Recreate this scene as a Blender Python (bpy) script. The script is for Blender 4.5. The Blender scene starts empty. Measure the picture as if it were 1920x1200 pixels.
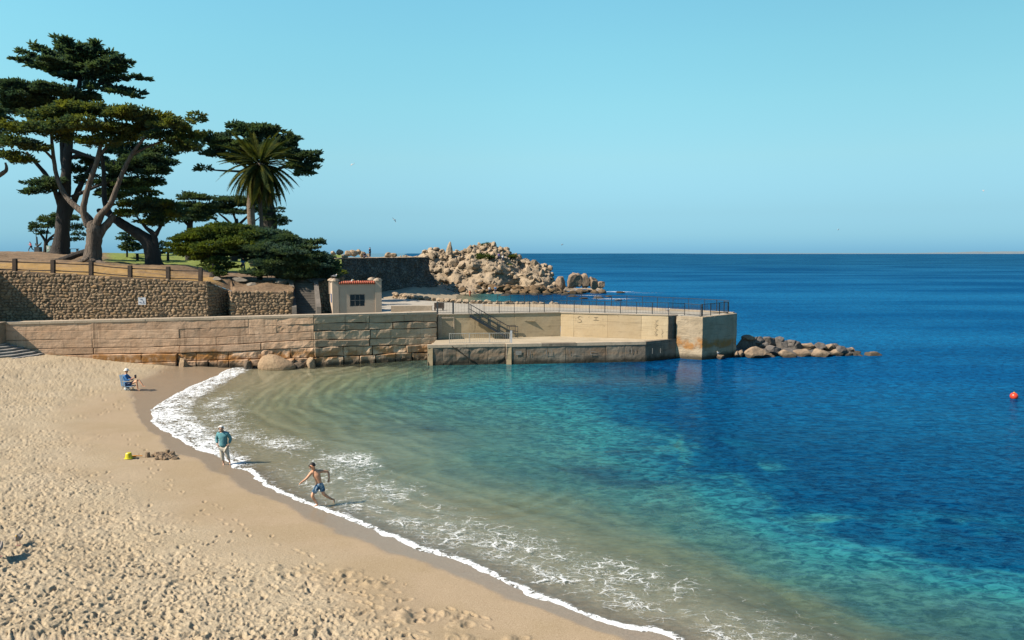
import bpy, math, random
import numpy as np
from mathutils import Vector, Matrix, Euler
random.seed(7)
rng = np.random.default_rng(7)
S = bpy.context.scene
COL = S.collection
R = math.radians

# ---------------------------------------------------------------- camera, sky, sun, exposure
CAM_Z = 9.0
PITCH = R(5.03)
F = 1420.0                                    # focal length in pixels of the 1920 wide photograph
cam = bpy.data.cameras.new('camera')
cam.sensor_width = 36.0
cam.lens = 36.0 * F / 1920.0
cam.clip_end = 90000
cam_o = bpy.data.objects.new('camera', cam)
COL.objects.link(cam_o)
cam_o.location = (0, 0, CAM_Z)
cam_o.rotation_euler = (R(90) - PITCH, 0, 0)
S.camera = cam_o

SUN_ELEV = R(43)
SUN_DIR = Vector((-0.914 * math.cos(SUN_ELEV), -0.407 * math.cos(SUN_ELEV), math.sin(SUN_ELEV)))
W = bpy.data.worlds.new('World')
S.world = W
W.use_nodes = True
wn = W.node_tree
wn.nodes.clear()
wo = wn.nodes.new('ShaderNodeOutputWorld')
bg = wn.nodes.new('ShaderNodeBackground')
sky = wn.nodes.new('ShaderNodeTexSky')
sky.sky_type = 'NISHITA'
sky.sun_disc = False
sky.sun_elevation = SUN_ELEV
sky.sun_rotation = math.atan2(SUN_DIR.x, SUN_DIR.y) % (2 * math.pi)
sky.altitude = 0
sky.air_density = 1.0
sky.dust_density = 0.3
sky.ozone_density = 1.0
tc = wn.nodes.new('ShaderNodeTexCoord')
sx = wn.nodes.new('ShaderNodeSeparateXYZ')
wn.links.new(tc.outputs['Generated'], sx.inputs[0])
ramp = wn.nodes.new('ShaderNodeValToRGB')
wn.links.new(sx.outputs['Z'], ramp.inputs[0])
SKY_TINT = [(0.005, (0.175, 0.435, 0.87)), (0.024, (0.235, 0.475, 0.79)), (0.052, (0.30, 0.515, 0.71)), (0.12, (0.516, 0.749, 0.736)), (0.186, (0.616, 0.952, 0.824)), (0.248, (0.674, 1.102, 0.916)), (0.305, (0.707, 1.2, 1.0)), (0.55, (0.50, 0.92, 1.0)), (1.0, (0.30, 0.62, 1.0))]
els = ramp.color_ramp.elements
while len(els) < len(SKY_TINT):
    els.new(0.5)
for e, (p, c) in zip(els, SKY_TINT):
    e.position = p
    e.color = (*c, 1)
mulc = wn.nodes.new('ShaderNodeMix')
mulc.data_type = 'RGBA'
mulc.blend_type = 'MULTIPLY'
mulc.inputs[0].default_value = 1.0
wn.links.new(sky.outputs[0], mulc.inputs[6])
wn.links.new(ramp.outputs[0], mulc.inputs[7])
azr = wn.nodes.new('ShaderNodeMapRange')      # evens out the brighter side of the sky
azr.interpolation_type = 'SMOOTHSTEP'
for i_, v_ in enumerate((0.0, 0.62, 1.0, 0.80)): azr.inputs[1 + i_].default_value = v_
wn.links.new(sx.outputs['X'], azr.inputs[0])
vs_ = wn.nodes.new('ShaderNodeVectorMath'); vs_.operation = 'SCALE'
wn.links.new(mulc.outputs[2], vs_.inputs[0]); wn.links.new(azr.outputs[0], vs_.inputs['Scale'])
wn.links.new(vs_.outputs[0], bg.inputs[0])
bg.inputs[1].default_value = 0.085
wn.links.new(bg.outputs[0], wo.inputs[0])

sun = bpy.data.lights.new('sun', 'SUN')
sun.energy = 5.0
sun.angle = R(0.53)
sun.color = (1.0, 0.89, 0.74)
sun_o = bpy.data.objects.new('sun', sun)
COL.objects.link(sun_o)
sun_o.rotation_euler = (-SUN_DIR).to_track_quat('-Z', 'Y').to_euler()
sun_o.location = (-60, -30, 80)

S.view_settings.view_transform = 'Standard'
S.view_settings.look = 'None'
S.view_settings.gamma = 1
S.view_settings.use_curve_mapping = False
S.view_settings.exposure = 1.17
S.render.engine = 'CYCLES'
S.cycles.max_bounces = 6
S.cycles.transparent_max_bounces = 8
S.cycles.sample_clamp_indirect = 4

# ---------------------------------------------------------------- measuring the place
cp, sp = math.cos(PITCH), math.sin(PITCH)
def ray(px, py):
    x, y = (px - 960) / F, (600 - py) / F
    return Vector((x, cp + y * sp, -sp + y * cp))
def atY(px, py, Y):
    r = ray(px, py)
    t = Y / r.y
    return Vector((r.x * t, Y, CAM_Z + r.z * t))
def atz(px, py, z):
    r = ray(px, py)
    t = (z - CAM_Z) / r.z
    return Vector((r.x * t, r.y * t, z))

# ---------------------------------------------------------------- noise in numpy
_tab = np.random.default_rng(11).random((256, 256)).astype(np.float32)
def vn(x, y, seed=0):
    x = np.asarray(x, np.float64) + seed * 17.31
    y = np.asarray(y, np.float64) + seed * 41.77
    xi = np.floor(x).astype(np.int64); yi = np.floor(y).astype(np.int64)
    fx = x - xi; fy = y - yi
    fx = fx * fx * (3 - 2 * fx); fy = fy * fy * (3 - 2 * fy)
    a = _tab[xi & 255, yi & 255]; b = _tab[(xi + 1) & 255, yi & 255]
    c = _tab[xi & 255, (yi + 1) & 255]; d = _tab[(xi + 1) & 255, (yi + 1) & 255]
    return (a * (1 - fx) + b * fx) * (1 - fy) + (c * (1 - fx) + d * fx) * fy
def fbm(x, y, oct=4, seed=0, gain=0.5):
    s = 0; a = 1; t = 0
    for i in range(oct):
        s = s + a * vn(x * 2 ** i, y * 2 ** i, seed + i); t += a; a *= gain
    return s / t
def sst(e0, e1, x):
    t = np.clip((x - e0) / (e1 - e0), 0, 1)
    return t * t * (3 - 2 * t)

# ---------------------------------------------------------------- objects
def worldloc(o):
    v = Vector((0, 0, 0))
    while o is not None:
        v += o.location
        o = o.parent
    return v
def tag(o, label=None, cat=None, group=None, kind=None):
    if label: o['label'] = label
    if cat: o['category'] = cat
    if group: o['group'] = group
    if kind: o['kind'] = kind
    return o
def link(o, parent=None):
    COL.objects.link(o)
    if parent is not None: o.parent = parent
    return o
def thing(name, loc, label, cat, group=None):
    o = bpy.data.objects.new(name, None)
    o.empty_display_size = 0.2
    link(o)
    o.location = loc
    return tag(o, label, cat, group)
def mesh_data(name, V, Fc, mat, smooth=False, attrs=None):
    me = bpy.data.meshes.new(name)
    V = np.asarray(V, np.float32).reshape(-1, 3)
    if isinstance(Fc, np.ndarray):
        n, k = Fc.shape
        me.vertices.add(len(V)); me.vertices.foreach_set('co', V.ravel())
        me.loops.add(n * k); me.loops.foreach_set('vertex_index', Fc.astype(np.int32).ravel())
        me.polygons.add(n)
        me.polygons.foreach_set('loop_start', np.arange(0, n * k, k, dtype=np.int32))
        me.polygons.foreach_set('loop_total', np.full(n, k, np.int32))
        me.update(calc_edges=True)
    else:
        me.from_pydata([tuple(map(float, v)) for v in V], [], Fc)
    if smooth:
        me.polygons.foreach_set('use_smooth', np.ones(len(me.polygons), bool))
    if attrs:
        for k_, a in attrs.items():
            at = me.attributes.new(k_, 'FLOAT', 'POINT')
            at.data.foreach_set('value', np.asarray(a, np.float32))
    for m in (mat if isinstance(mat, (list, tuple)) else [mat]):
        me.materials.append(m)
    return me
def obj(name, V, Fc, mat, parent=None, smooth=False, attrs=None, local=False):
    """one mesh object; V in world coordinates unless local"""
    V = np.asarray(V, np.float32).reshape(-1, 3)
    if parent is not None and not local:
        V = V - np.array(worldloc(parent), np.float32)
    o = bpy.data.objects.new(name, mesh_data(name, V, Fc, mat, smooth, attrs))
    return link(o, parent)
def solo(name, V, Fc, mat, label, cat, group=None, smooth=False, base=None):
    """a thing that is one mesh, its origin at its base"""
    V = np.asarray(V, np.float32).reshape(-1, 3)
    b = np.array(base if base is not None else ((V[:, 0].min() + V[:, 0].max()) / 2, (V[:, 1].min() + V[:, 1].max()) / 2, V[:, 2].min()), np.float32)
    o = bpy.data.objects.new(name, mesh_data(name, V - b, Fc, mat, smooth))
    link(o)
    o.location = b
    return tag(o, label, cat, group)
def gridf(nr, nc):
    i = np.arange((nr - 1) * (nc - 1))
    r, c = i // (nc - 1), i % (nc - 1)
    a = r * nc + c
    return np.stack([a, a + 1, a + nc + 1, a + nc], 1)

class MB:
    def __init__(s): s.v = []; s.f = []
    def add(s, V, Fc):
        n = len(s.v)
        s.v += [tuple(map(float, p)) for p in V]
        s.f += [tuple(int(i) + n for i in f) for f in Fc]
        return s
    def box(s, c, size, rz=0.0):
        hx, hy, hz = size[0] / 2, size[1] / 2, size[2] / 2
        cr, sr = math.cos(rz), math.sin(rz)
        V = []
        for z in (-hz, hz):
            for x, y in ((-hx, -hy), (hx, -hy), (hx, hy), (-hx, hy)):
                V.append((c[0] + x * cr - y * sr, c[1] + x * sr + y * cr, c[2] + z))
        return s.add(V, [(3, 2, 1, 0), (4, 5, 6, 7), (0, 1, 5, 4), (1, 2, 6, 5), (2, 3, 7, 6), (3, 0, 4, 7)])
    def prism(s, poly, z0, z1):
        """poly: list of (x, y) counter-clockwise; z0, z1: a number or one per corner"""
        n = len(poly)
        a = z0 if hasattr(z0, '__len__') else [z0] * n
        b = z1 if hasattr(z1, '__len__') else [z1] * n
        V = [(p[0], p[1], a[i]) for i, p in enumerate(poly)] + [(p[0], p[1], b[i]) for i, p in enumerate(poly)]
        Fc = [tuple(range(n - 1, -1, -1)), tuple(range(n, 2 * n))] + [(i, (i + 1) % n, n + (i + 1) % n, n + i) for i in range(n)]
        return s.add(V, Fc)
    def tube(s, pts, rad, sides=8, cap=True):
        V, Fc = tube(pts, rad, sides, cap)
        return s.add(V, Fc)
    def bar(s, a, b, w, h=None):
        """square bar from a to b"""
        a, b = Vector(a), Vector(b)
        h = h or w
        d = (b - a).normalized()
        up = Vector((0, 0, 1)) if abs(d.z) < 0.9 else Vector((0, 1, 0))
        x = d.cross(up).normalized() * w / 2
        y = x.normalized().cross(d).normalized() * h / 2
        V = [a - x - y, a + x - y, a + x + y, a - x + y, b - x - y, b + x - y, b + x + y, b - x + y]
        return s.add(V, [(3, 2, 1, 0), (4, 5, 6, 7), (0, 1, 5, 4), (1, 2, 6, 5), (2, 3, 7, 6), (3, 0, 4, 7)])
    def build(s, name, mat, parent=None, smooth=False):
        return obj(name, s.v, s.f, mat, parent, smooth)
    def solo(s, name, mat, label, cat, group=None, smooth=False):
        return solo(name, s.v, s.f, mat, label, cat, group, smooth)

def tube(pts, rad, sides=8, cap=True, rough=0.0, seed=0):
    pts = [Vector(p) for p in pts]
    n = len(pts)
    if not hasattr(rad, '__len__'): rad = [rad] * n
    V, Fc = [], []
    ref = None
    rr = random.Random(seed)
    for i, p in enumerate(pts):
        d = (pts[min(i + 1, n - 1)] - pts[max(i - 1, 0)]).normalized()
        if ref is None:
            ref = d.orthogonal().normalized()
        ref = (ref - d * ref.dot(d)).normalized()
        b = d.cross(ref)
        for k in range(sides):
            a = 2 * math.pi * k / sides
            r = rad[i] * (1 + rough * (rr.random() - 0.5))
            V.append(p + (ref * math.cos(a) + b * math.sin(a)) * r)
    for i in range(n - 1):
        for k in range(sides):
            k2 = (k + 1) % sides
            Fc.append((i * sides + k, i * sides + k2, (i + 1) * sides + k2, (i + 1) * sides + k))
    if cap:
        Fc.append(tuple(range(sides - 1, -1, -1)))
        Fc.append(tuple(range((n - 1) * sides, n * sides)))
    return V, Fc
def spline(pts, k=4):
    """Catmull-Rom through the points (tuples of any length)"""
    P = [np.array(p, float) for p in pts]
    out = []
    for i in range(len(P) - 1):
        p0, p1, p2, p3 = P[max(i - 1, 0)], P[i], P[i + 1], P[min(i + 2, len(P) - 1)]
        for j in range(k):
            t = j / k
            out.append(0.5 * (2 * p1 + (p2 - p0) * t + (2 * p0 - 5 * p1 + 4 * p2 - p3) * t * t + (3 * p1 - p0 - 3 * p2 + p3) * t ** 3))
    out.append(P[-1])
    return out
_ico = {}
def ico(level):
    if level not in _ico:
        import bmesh
        bm = bmesh.new()
        bmesh.ops.create_icosphere(bm, subdivisions=level, radius=1.0)
        _ico[level] = (np.array([v.co[:] for v in bm.verts]), [tuple(v.index for v in f.verts) for f in bm.faces])
        bm.free()
    return _ico[level]
def rock_shape(seed, level=2, cut=7, rough=0.12, flat=1.0):
    """an angular boulder of about unit radius: a ball planed by random cuts"""
    V, Fc = ico(level)
    V = V.copy()
    r = np.random.default_rng(seed)
    for i in range(cut):
        n = r.normal(size=3); n /= np.linalg.norm(n)
        d = r.uniform(0.55, 0.85)
        h = V @ n
        k = h > d
        V[k] -= np.outer(h[k] - d, n)
    V *= 1 + rough * (r.random(len(V))[:, None] - 0.5)
    V[:, 2] *= flat
    return V, Fc

# ---------------------------------------------------------------- materials
def srgb(r, g, b):
    f = lambda c: (c / 255 / 12.92) if c / 255 <= 0.04045 else ((c / 255 + 0.055) / 1.055) ** 2.4
    return (f(r), f(g), f(b))
ALB = 0.55            # all surface colours below are given for exposure 0 and brought to real reflectances here
class NT:
    def __init__(s, name):
        s.m = bpy.data.materials.new(name)
        s.m.use_nodes = True
        s.t = s.m.node_tree
        s.t.nodes.clear()
        s.out = s.n('OutputMaterial')
    def n(s, t, **kw):
        nd = s.t.nodes.new('ShaderNode' + t)
        for k, v in kw.items(): setattr(nd, k, v)
        return nd
    def l(s, a, b): s.t.links.new(a, b)
    def setv(s, sock, v):
        if hasattr(v, 'is_linked'): s.l(v, sock)
        elif hasattr(v, '__len__') and len(v) == 3 and sock.type == 'RGBA': sock.default_value = (*v, 1)
        else: sock.default_value = v
    def pos(s):
        return s.n('NewGeometry').outputs['Position']
    def mapping(s, v, scale=(1, 1, 1), rot=(0, 0, 0)):
        m = s.n('Mapping')
        s.l(v, m.inputs[0]); m.inputs[2].default_value = rot; m.inputs[3].default_value = scale
        return m.outputs[0]
    def noise(s, v, scale, detail=4, rough=0.55, dist=0.0, dim='3D'):
        t = s.n('TexNoise', noise_dimensions=dim)
        s.l(v, t.inputs['Vector'])
        t.inputs['Scale'].default_value = scale; t.inputs['Detail'].default_value = detail
        t.inputs['Roughness'].default_value = rough; t.inputs['Distortion'].default_value = dist
        return t.outputs['Fac']
    def mix(s, f, a, b, mode='MIX'):
        x = s.n('Mix', data_type='RGBA', blend_type=mode)
        s.setv(x.inputs[0], f); s.setv(x.inputs[6], a); s.setv(x.inputs[7], b)
        return x.outputs[2]
    def math(s, op, a, b=0.0, c=None, clamp=False):
        x = s.n('Math', operation=op, use_clamp=clamp)
        s.setv(x.inputs[0], a); s.setv(x.inputs[1], b)
        if c is not None: s.setv(x.inputs[2], c)
        return x.outputs[0]
    def rng(s, v, a, b, c=0.0, d=1.0, smooth=True):
        x = s.n('MapRange', interpolation_type='SMOOTHSTEP' if smooth else 'LINEAR')
        s.setv(x.inputs[0], v)
        for i, q in enumerate((a, b, c, d)): s.setv(x.inputs[1 + i], q)
        return x.outputs[0]
    def attr(s, name):
        return s.n('Attribute', attribute_name=name).outputs['Fac']
    def ramp(s, v, stops):
        x = s.n('ValToRGB')
        e = x.color_ramp.elements
        while len(e) < len(stops): e.new(0.5)
        for q, (p, c) in zip(e, stops):
            q.position = p; q.color = (*c, 1)
        s.l(v, x.inputs[0])
        return x.outputs[0]
    def bump(s, h, strength=0.5, dist=0.05, normal=None):
        b = s.n('Bump')
        s.setv(b.inputs['Height'], h)
        s.setv(b.inputs['Strength'], strength); b.inputs['Distance'].default_value = dist
        if normal is not None: s.l(normal, b.inputs['Normal'])
        return b.outputs[0]
    def sep(s, v):
        x = s.n('SeparateXYZ'); s.l(v, x.inputs[0]); return x.outputs
    def bsdf(s, col, rough=0.8, normal=None, spec=0.3, metal=0.0):
        col = s.mix(1.0, col, (ALB,) * 3, 'MULTIPLY') if hasattr(col, 'is_linked') else tuple(x * ALB for x in col)
        p = s.n('BsdfPrincipled')
        s.setv(p.inputs['Base Color'], col); s.setv(p.inputs['Roughness'], rough)
        s.setv(p.inputs['Specular IOR Level'], spec); p.inputs['Metallic'].default_value = metal
        if normal is not None: s.l(normal, p.inputs['Normal'])
        return p.outputs[0]
    def done(s, shader):
        s.l(shader, s.out.inputs[0]); return s.m

def mat(name, col, col2=None, scale=2.0, rough=0.85, bump=0.4, bscale=None, dist=0.03, objvar=0.0, spec=0.25, fine=0.25, metal=0.0, stretch=(1, 1, 1), wet=0.0):
    t = NT(name)
    p = t.mapping(t.pos(), stretch)
    n1 = t.noise(p, scale, 5, 0.6)
    n2 = t.noise(p, (bscale or scale * 6), 5, 0.65)
    c = t.mix(t.rng(n1, 0.35, 0.65), col, col2 or tuple(x * 0.7 for x in col))
    c = t.mix(fine, c, t.mix(t.rng(n2, 0.3, 0.7), tuple(x * 0.45 for x in col), tuple(min(1, x * 1.3) for x in col)))
    if objvar:
        r = t.n('ObjectInfo').outputs['Random']
        c = t.mix(1.0, c, t.ramp(r, [(0.0, (1 - objvar,) * 3), (0.35, (1 + objvar * 0.3, 1.0, 1 - objvar * 0.4)), (0.7, (1 - objvar * .3,) * 3), (1.0, (1 + objvar, 1 + objvar * 0.95, 1 + objvar * 0.85))]), 'MULTIPLY')
    if wet:       # dark weed and wet stone up to the tide line
        zz = t.math('ADD', t.sep(t.pos())[2], t.math('MULTIPLY', t.math('SUBTRACT', n1, 0.5), 0.7))
        c = t.mix(t.math('MULTIPLY', t.rng(zz, wet + .12, wet - .12), .85), c, (0.05, 0.04, 0.026))
    nm = t.bump(n2, bump, dist) if bump else None
    return t.done(t.bsdf(c, rough, nm, spec, metal))
def plain(name, col, rough=0.7, spec=0.3, metal=0.0):
    t = NT(name)
    n = t.noise(t.pos(), 9.0, 3)
    return t.done(t.bsdf(t.mix(t.rng(n, 0.3, 0.7), tuple(x * 0.82 for x in col), tuple(min(1, x * 1.1) for x in col)), rough, None, spec, metal))
# ================================================================ SHORE, SAND, WATER
# the waterline from the foot of the sea wall towards the near right: (px, py, foam width m, wet sand width m)
SHORE_PX = [(560, 672, 1.0, 5), (452, 685, 2.6, 5.5), (400, 707, 2.8, 5.5), (337, 735, 3.4, 3.6), (295, 760, 3.8, 1.6), (284, 784, 4.0, 0.7),
            (300, 803, 3.6, 0.8), (332, 822, 3.0, 1.0), (357, 840, 2.6, 1.2), (402, 852, 2.0, 1.2), (440, 874, 1.6, 1.2), (468, 884, 1.2, 1.2), (490, 905, 0.9, 1.1),
            (518, 924, 0.6, 0.9), (567, 943, 0.45, 0.8), (600, 957, 0.45, 1.0), (640, 972, 0.5, 1.2), (680, 990, 0.5, 1.2), (740, 1011, 0.45, 1.1), (800, 1034, 0.42, 1.0),
            (847, 1049, 0.4, 1.0), (894, 1069, 0.4, 0.9), (940, 1092, 0.38, 0.8), (987, 1115, 0.36, 0.8), (1030, 1127, 0.36, 0.8), (1066, 1138, 0.36, 0.8), (1144, 1168, 0.34, 0.7),
            (1206, 1186, 0.34, 0.7), (1256, 1200, 0.34, 0.7)]
shore = [tuple(atz(a, b, 0.0)[:2]) + (f, w) for a, b, f, w in SHORE_PX]
shore = [(shore[0][0] - 3, 90, 1, 5)] + shore + [(7.6, 12.6, .34, .7), (12, 9.0, .34, .7), (20, 4.0, .3, .7), (34, -4.0, .3, .7)]
SH = np.array([list(p) for p in spline(shore, 3)])
# line where the sea floor drops away
DEEP_PX = [(1235, 690), (1255, 740), (1275, 790), (1310, 850), (1390, 890), (1520, 950), (1650, 1012), (1790, 1052), (1925, 1092)]
deep = [(14, 90)] + [tuple(atz(a, b, 0.0)[:2]) for a, b in DEEP_PX] + [(24, 15), (36, 8)]
DP = np.array([list(p) for p in spline(deep, 3)])

def polydist(x, y, P):
    """distance to the polyline, side (positive = to the left of its direction), values there"""
    x = x.ravel(); y = y.ravel()
    best = np.full(x.shape, 1e18); bi = np.zeros(x.shape, np.int32); bt = np.zeros(x.shape); side = np.zeros(x.shape)
    for i in range(len(P) - 1):
        ax, ay = P[i, 0], P[i, 1]; dx, dy = P[i + 1, 0] - ax, P[i + 1, 1] - ay
        L = dx * dx + dy * dy + 1e-12
        t = np.clip(((x - ax) * dx + (y - ay) * dy) / L, 0, 1)
        ex, ey = x - ax - t * dx, y - ay - t * dy
        d = ex * ex + ey * ey
        k = d < best
        best[k] = d[k]; bi[k] = i; bt[k] = t[k]
        side[k] = (dx * ey - dy * ex)[k]
    d = np.sqrt(best)
    vals = [P[bi, c] * (1 - bt) + P[bi + 1, c] * bt for c in range(2, P.shape[1])]
    return d, np.sign(side), vals
def shore_info(X, Y):
    d, sd, (fw, ww) = polydist(X, Y, SH)
    s = d * sd                     # positive = seaward (left of a line that runs towards the viewer and right)
    wob = (fbm(X.ravel() * 0.9, Y.ravel() * 0.9, 3, 5) - 0.5) * 0.5 + (fbm(X.ravel() * 3.1, Y.ravel() * 3.1, 2, 9) - 0.5) * 0.14
    s = s + wob * np.exp(-np.abs(s) / 2.5)
    dd, ds, _ = polydist(X, Y, DP)
    return s, fw, ww, dd * ds
KELP = [tuple(atz(a_, b_, 0)[:2]) + w_ for a_, b_, w_ in ((780, 802, (2.2, 1.1, 1.8)), (885, 826, (1.8, .8, 1.3)), (1095, 888, (2.6, 1.0, 1.8)), (1165, 905, (1.5, .7, 1.5)), (1230, 905, (1.6, .8, 1.6)), (1180, 850, (1.8, .8, 1.2)), (760, 748, (2.5, 1.0, 1.0)), (850, 745, (2.0, .9, 1.1)), (1330, 835, (2.5, 1.2, -1.2)), (1420, 875, (2.5, 1.2, -1.4)), (1800, 985, (2.6, 1.3, -1.5)), (1560, 975, (1.4, .7, -1.2)), (1250, 830, (2.2, 1.3, 1.2)))]
def bed_depth(X, Y, s, q):
    """depth of the sea floor below the water; s = metres seaward, q = metres beyond the drop-off"""
    x, y = X.ravel(), Y.ravel()
    wq = q + (fbm(x * 0.16, y * 0.16, 3, 21) - 0.5) * 9.0 + (fbm(x * 0.6, y * 0.6, 3, 31) - 0.5) * 2.0
    t = s / (s + np.maximum(-wq, 0.0) + 1e-3)
    d = 0.045 * s + 2.0 * np.clip(t, 0, 1) ** 1.9 * sst(0, 6, s)
    d = np.where(wq > 0, 2.0 + 0.012 * s + 1.1 * sst(0, 1.6, wq) + 0.7 * sst(0, 8, wq) + 2.2 * sst(33, 66, y), d)
    for kx_, ky_, a_, b_, k_ in KELP:
        if k_ < 0: d = d + k_ * np.exp(-((x - kx_) / a_) ** 2 - ((y - ky_) / b_) ** 2) * sst(.35, .6, fbm(x * .7, y * .7, 3, 17))
    # the floor stays shallow along the foot of the wall
    near = sst(-3, -17, x) * sst(46, 58, y)
    d = d * (1 - 0.55 * near)
    return d
def land_height(s):
    d = np.maximum(-s, 0)
    h = 0.05 * d + 0.004 * d * d
    h = np.where(d > 12, 1.176 + 0.075 * (d - 12), h)
    return np.minimum(h, 1.95 + 0.1 * sst(20, 40, d))

def polar(rows_y, ratios):
    Yg = np.repeat(np.asarray(rows_y)[:, None], len(ratios), 1)
    Xg = Yg * np.asarray(ratios)[None, :]
    return Xg, Yg
def row_dist(py, z):
    return np.array([atz(960, p, z).y for p in py])

# ---- sand: one sheet from the beach down under the water
pys = np.concatenate([np.linspace(1420, 1215, 18, endpoint=False), np.arange(1215, 662, -1.35)])
rowsY = row_dist(pys, 0.6)
rowsY = np.concatenate([[6, 8, 9.5], rowsY[rowsY > 9.8], [62.5, 66, 72]])
rat = np.concatenate([np.linspace(-2.2, -0.74, 12, endpoint=False), np.arange(-0.74, 0.23, 2.0 / F), np.arange(0.232, 1.2, 9.0 / F)])
XS, YS = polar(rowsY, rat)
s_, fw_, ww_, q_ = shore_info(XS, YS)
x_, y_ = XS.ravel(), YS.ravel()
dep = bed_depth(XS, YS, s_, q_)
z_ = np.where(s_ > 0, -dep, land_height(s_))
inl = np.maximum(-s_, 0)
dryn = sst(2.2, 6.5, inl + (fbm(x_ * 0.25, y_ * 0.25, 3, 3) - 0.5) * 4.5)          # trampled part of the beach
z_ += dryn * ((fbm(x_ * 0.7, y_ * 0.7, 3, 14) - 0.5) * 0.13 + (fbm(x_ * 2.6, y_ * 2.6, 3, 15) - 0.5) * 0.05 + (fbm(x_ * 6.5, y_ * 6.5, 2, 16) - 0.5) * 0.035)
z_ += (fbm(x_ * 0.3, y_ * 0.3, 3, 61) - .5) * 0.08 * sst(0.5, 3, inl)
# sea floor ripples whose colour bands paint in the light focused by waves
rip = np.sin(s_ * 2 * math.pi / 1.9 + 2.4 * fbm(x_ * 0.25, y_ * 0.25, 3, 44) * 6) * sst(3.5, 7, s_) * (1 - sst(14, 24, s_))
z_ += 0.05 * rip
Zs = z_.reshape(XS.shape).copy()
# footprints: a pit with a raised rim, stamped one by one
ratv = np.asarray(rat); rY = np.asarray(rowsY)
def stamp(cx, cy, a, b, ang, depth, rim):
    R_ = max(a, b) * 1.9
    r0, r1 = np.searchsorted(rY, cy - R_), np.searchsorted(rY, cy + R_)
    c0, c1 = np.searchsorted(ratv, (cx - R_) / cy), np.searchsorted(ratv, (cx + R_) / cy)
    if r1 <= r0 or c1 <= c0: return
    X, Y = XS[r0:r1, c0:c1] - cx, YS[r0:r1, c0:c1] - cy
    ca, sa = math.cos(ang), math.sin(ang)
    u, v = (X * ca + Y * sa) / a, (-X * sa + Y * ca) / b
    r2 = u * u + v * v
    Zs[r0:r1, c0:c1] += -depth * np.exp(-r2 * r2 * 1.2) + rim * np.exp(-((np.sqrt(r2) - 1.25) / 0.3) ** 2) * (1 + 0.6 * u)
NP = 36000
cy_ = 11 + 47 * rng.random(NP) ** 1.25
cx_ = cy_ * rng.uniform(-0.78, 0.2, NP)
sp_, _, _, _ = shore_info(cx_, cy_)
dn = np.maximum(-sp_, 0)
pr = sst(3.0, 7.0, dn + (fbm(cx_ * 0.25, cy_ * 0.25, 3, 3) - 0.5) * 4.5)
for i in range(NP):
    if rng.random() < pr[i] * 0.96 and dn[i] > 1.0:
        k = rng.uniform(0.4, 1.15)
        stamp(cx_[i], cy_[i], 0.13 * k, 0.062 * k, rng.uniform(0, 6.28), 0.036 * rng.uniform(0.25, 1.5), 0.014 * rng.uniform(0.4, 1.2))
# single tracks over the smooth sand
def track(p0, p1, n, wob=0.25):
    for i in range(n):
        t = i / (n - 1)
        x = p0[0] * (1 - t) + p1[0] * t; y = p0[1] * (1 - t) + p1[1] * t
        d = math.atan2(p1[1] - p0[1], p1[0] - p0[0])
        o = 0.13 if i % 2 else -0.13
        if rng.random() < .75: stamp(x - math.sin(d) * o + rng.normal() * wob * 0.5, y + math.cos(d) * o + rng.normal() * .12, 0.14, 0.06, d + rng.normal() * .3, 0.05 * rng.uniform(.3, 1.2), 0.016)
for a, b, n in (((300, 880), (450, 975), 26), ((455, 975), (600, 1040), 12), ((240, 800), (300, 880), 18), ((200, 760), (250, 735), 10), ((420, 985), (330, 1050), 14),
                ((560, 1040), (700, 1110), 9), ((860, 1110), (930, 1150), 6), ((640, 1090), (800, 1160), 9), ((120, 715), (230, 745), 18), ((80, 790), (200, 760), 16)):
    pa, pb = atz(*a, 0.5), atz(*b, 0.5)
    track((pa.x, pa.y), (pb.x, pb.y), n)
for a, k in (((845, 1130), 1.0), ((940, 1185), 1.1), ((690, 1070), .9), ((650, 1055), .8), ((800, 1140), 1.3), ((870, 1180), 1.3), ((760, 1130), .9), ((590, 1085), .8), ((520, 1060), .9)):   # dug-up heaps
    p = atz(*a, 0.5)
    for j in range(9):
        stamp(p.x + rng.normal() * 0.35 * k, p.y + rng.normal() * 0.22 * k, 0.16, 0.11, rng.uniform(0, 6), rng.uniform(-0.06, 0.06), 0.012)
z_ = Zs.ravel()
wn_ = (fbm(x_ * 0.8, y_ * 0.8, 3, 71) - 0.5) * 0.9
wet = 1 - sst(0.75, 1.15, (inl + wn_ * 0.5) / np.maximum(ww_ * .85, 0.3))
wet = np.where(s_ > 0, 1.0, wet)
damp = 1 - sst(2.0, 6.0, inl + (fbm(x_ * 0.3, y_ * 0.3, 3, 77) - 0.5) * 4)
kelp = sst(0.60, 0.70, fbm(x_ * 0.30, y_ * 0.42, 4, 91)) * sst(8, 14, s_)

t = NT('sand')
p = t.pos()
big = t.noise(p, 0.35, 4, 0.6); mid = t.noise(p, 3.2, 5, 0.65); gr = t.noise(p, 38.0, 3, 0.7)
dry = t.mix(t.rng(big, 0.35, 0.65), (0.485, 0.38, 0.245), (0.54, 0.435, 0.295))
dry = t.mix(t.math('MULTIPLY', t.rng(mid, 0.45, 0.75), 0.45), dry, (0.47, 0.34, 0.20))
dampc = t.mix(t.rng(big, 0.4, 0.6), (0.405, 0.29, 0.165), (0.45, 0.325, 0.20))
c = t.mix(t.attr('damp'), dry, dampc)
c = t.mix(t.math('MULTIPLY', t.attr('wet'), 0.92), c, (0.25, 0.175, 0.115))
c = t.mix(t.rng(t.attr('under'), 0.0, 0.3, 0, 1), c, t.mix(t.rng(t.attr('light_ripple'), -0.6, 0.8), (0.48, 0.405, 0.26), (0.68, 0.585, 0.42)))
c = t.mix(t.attr('kelp'), c, (0.012, 0.022, 0.02))
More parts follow.
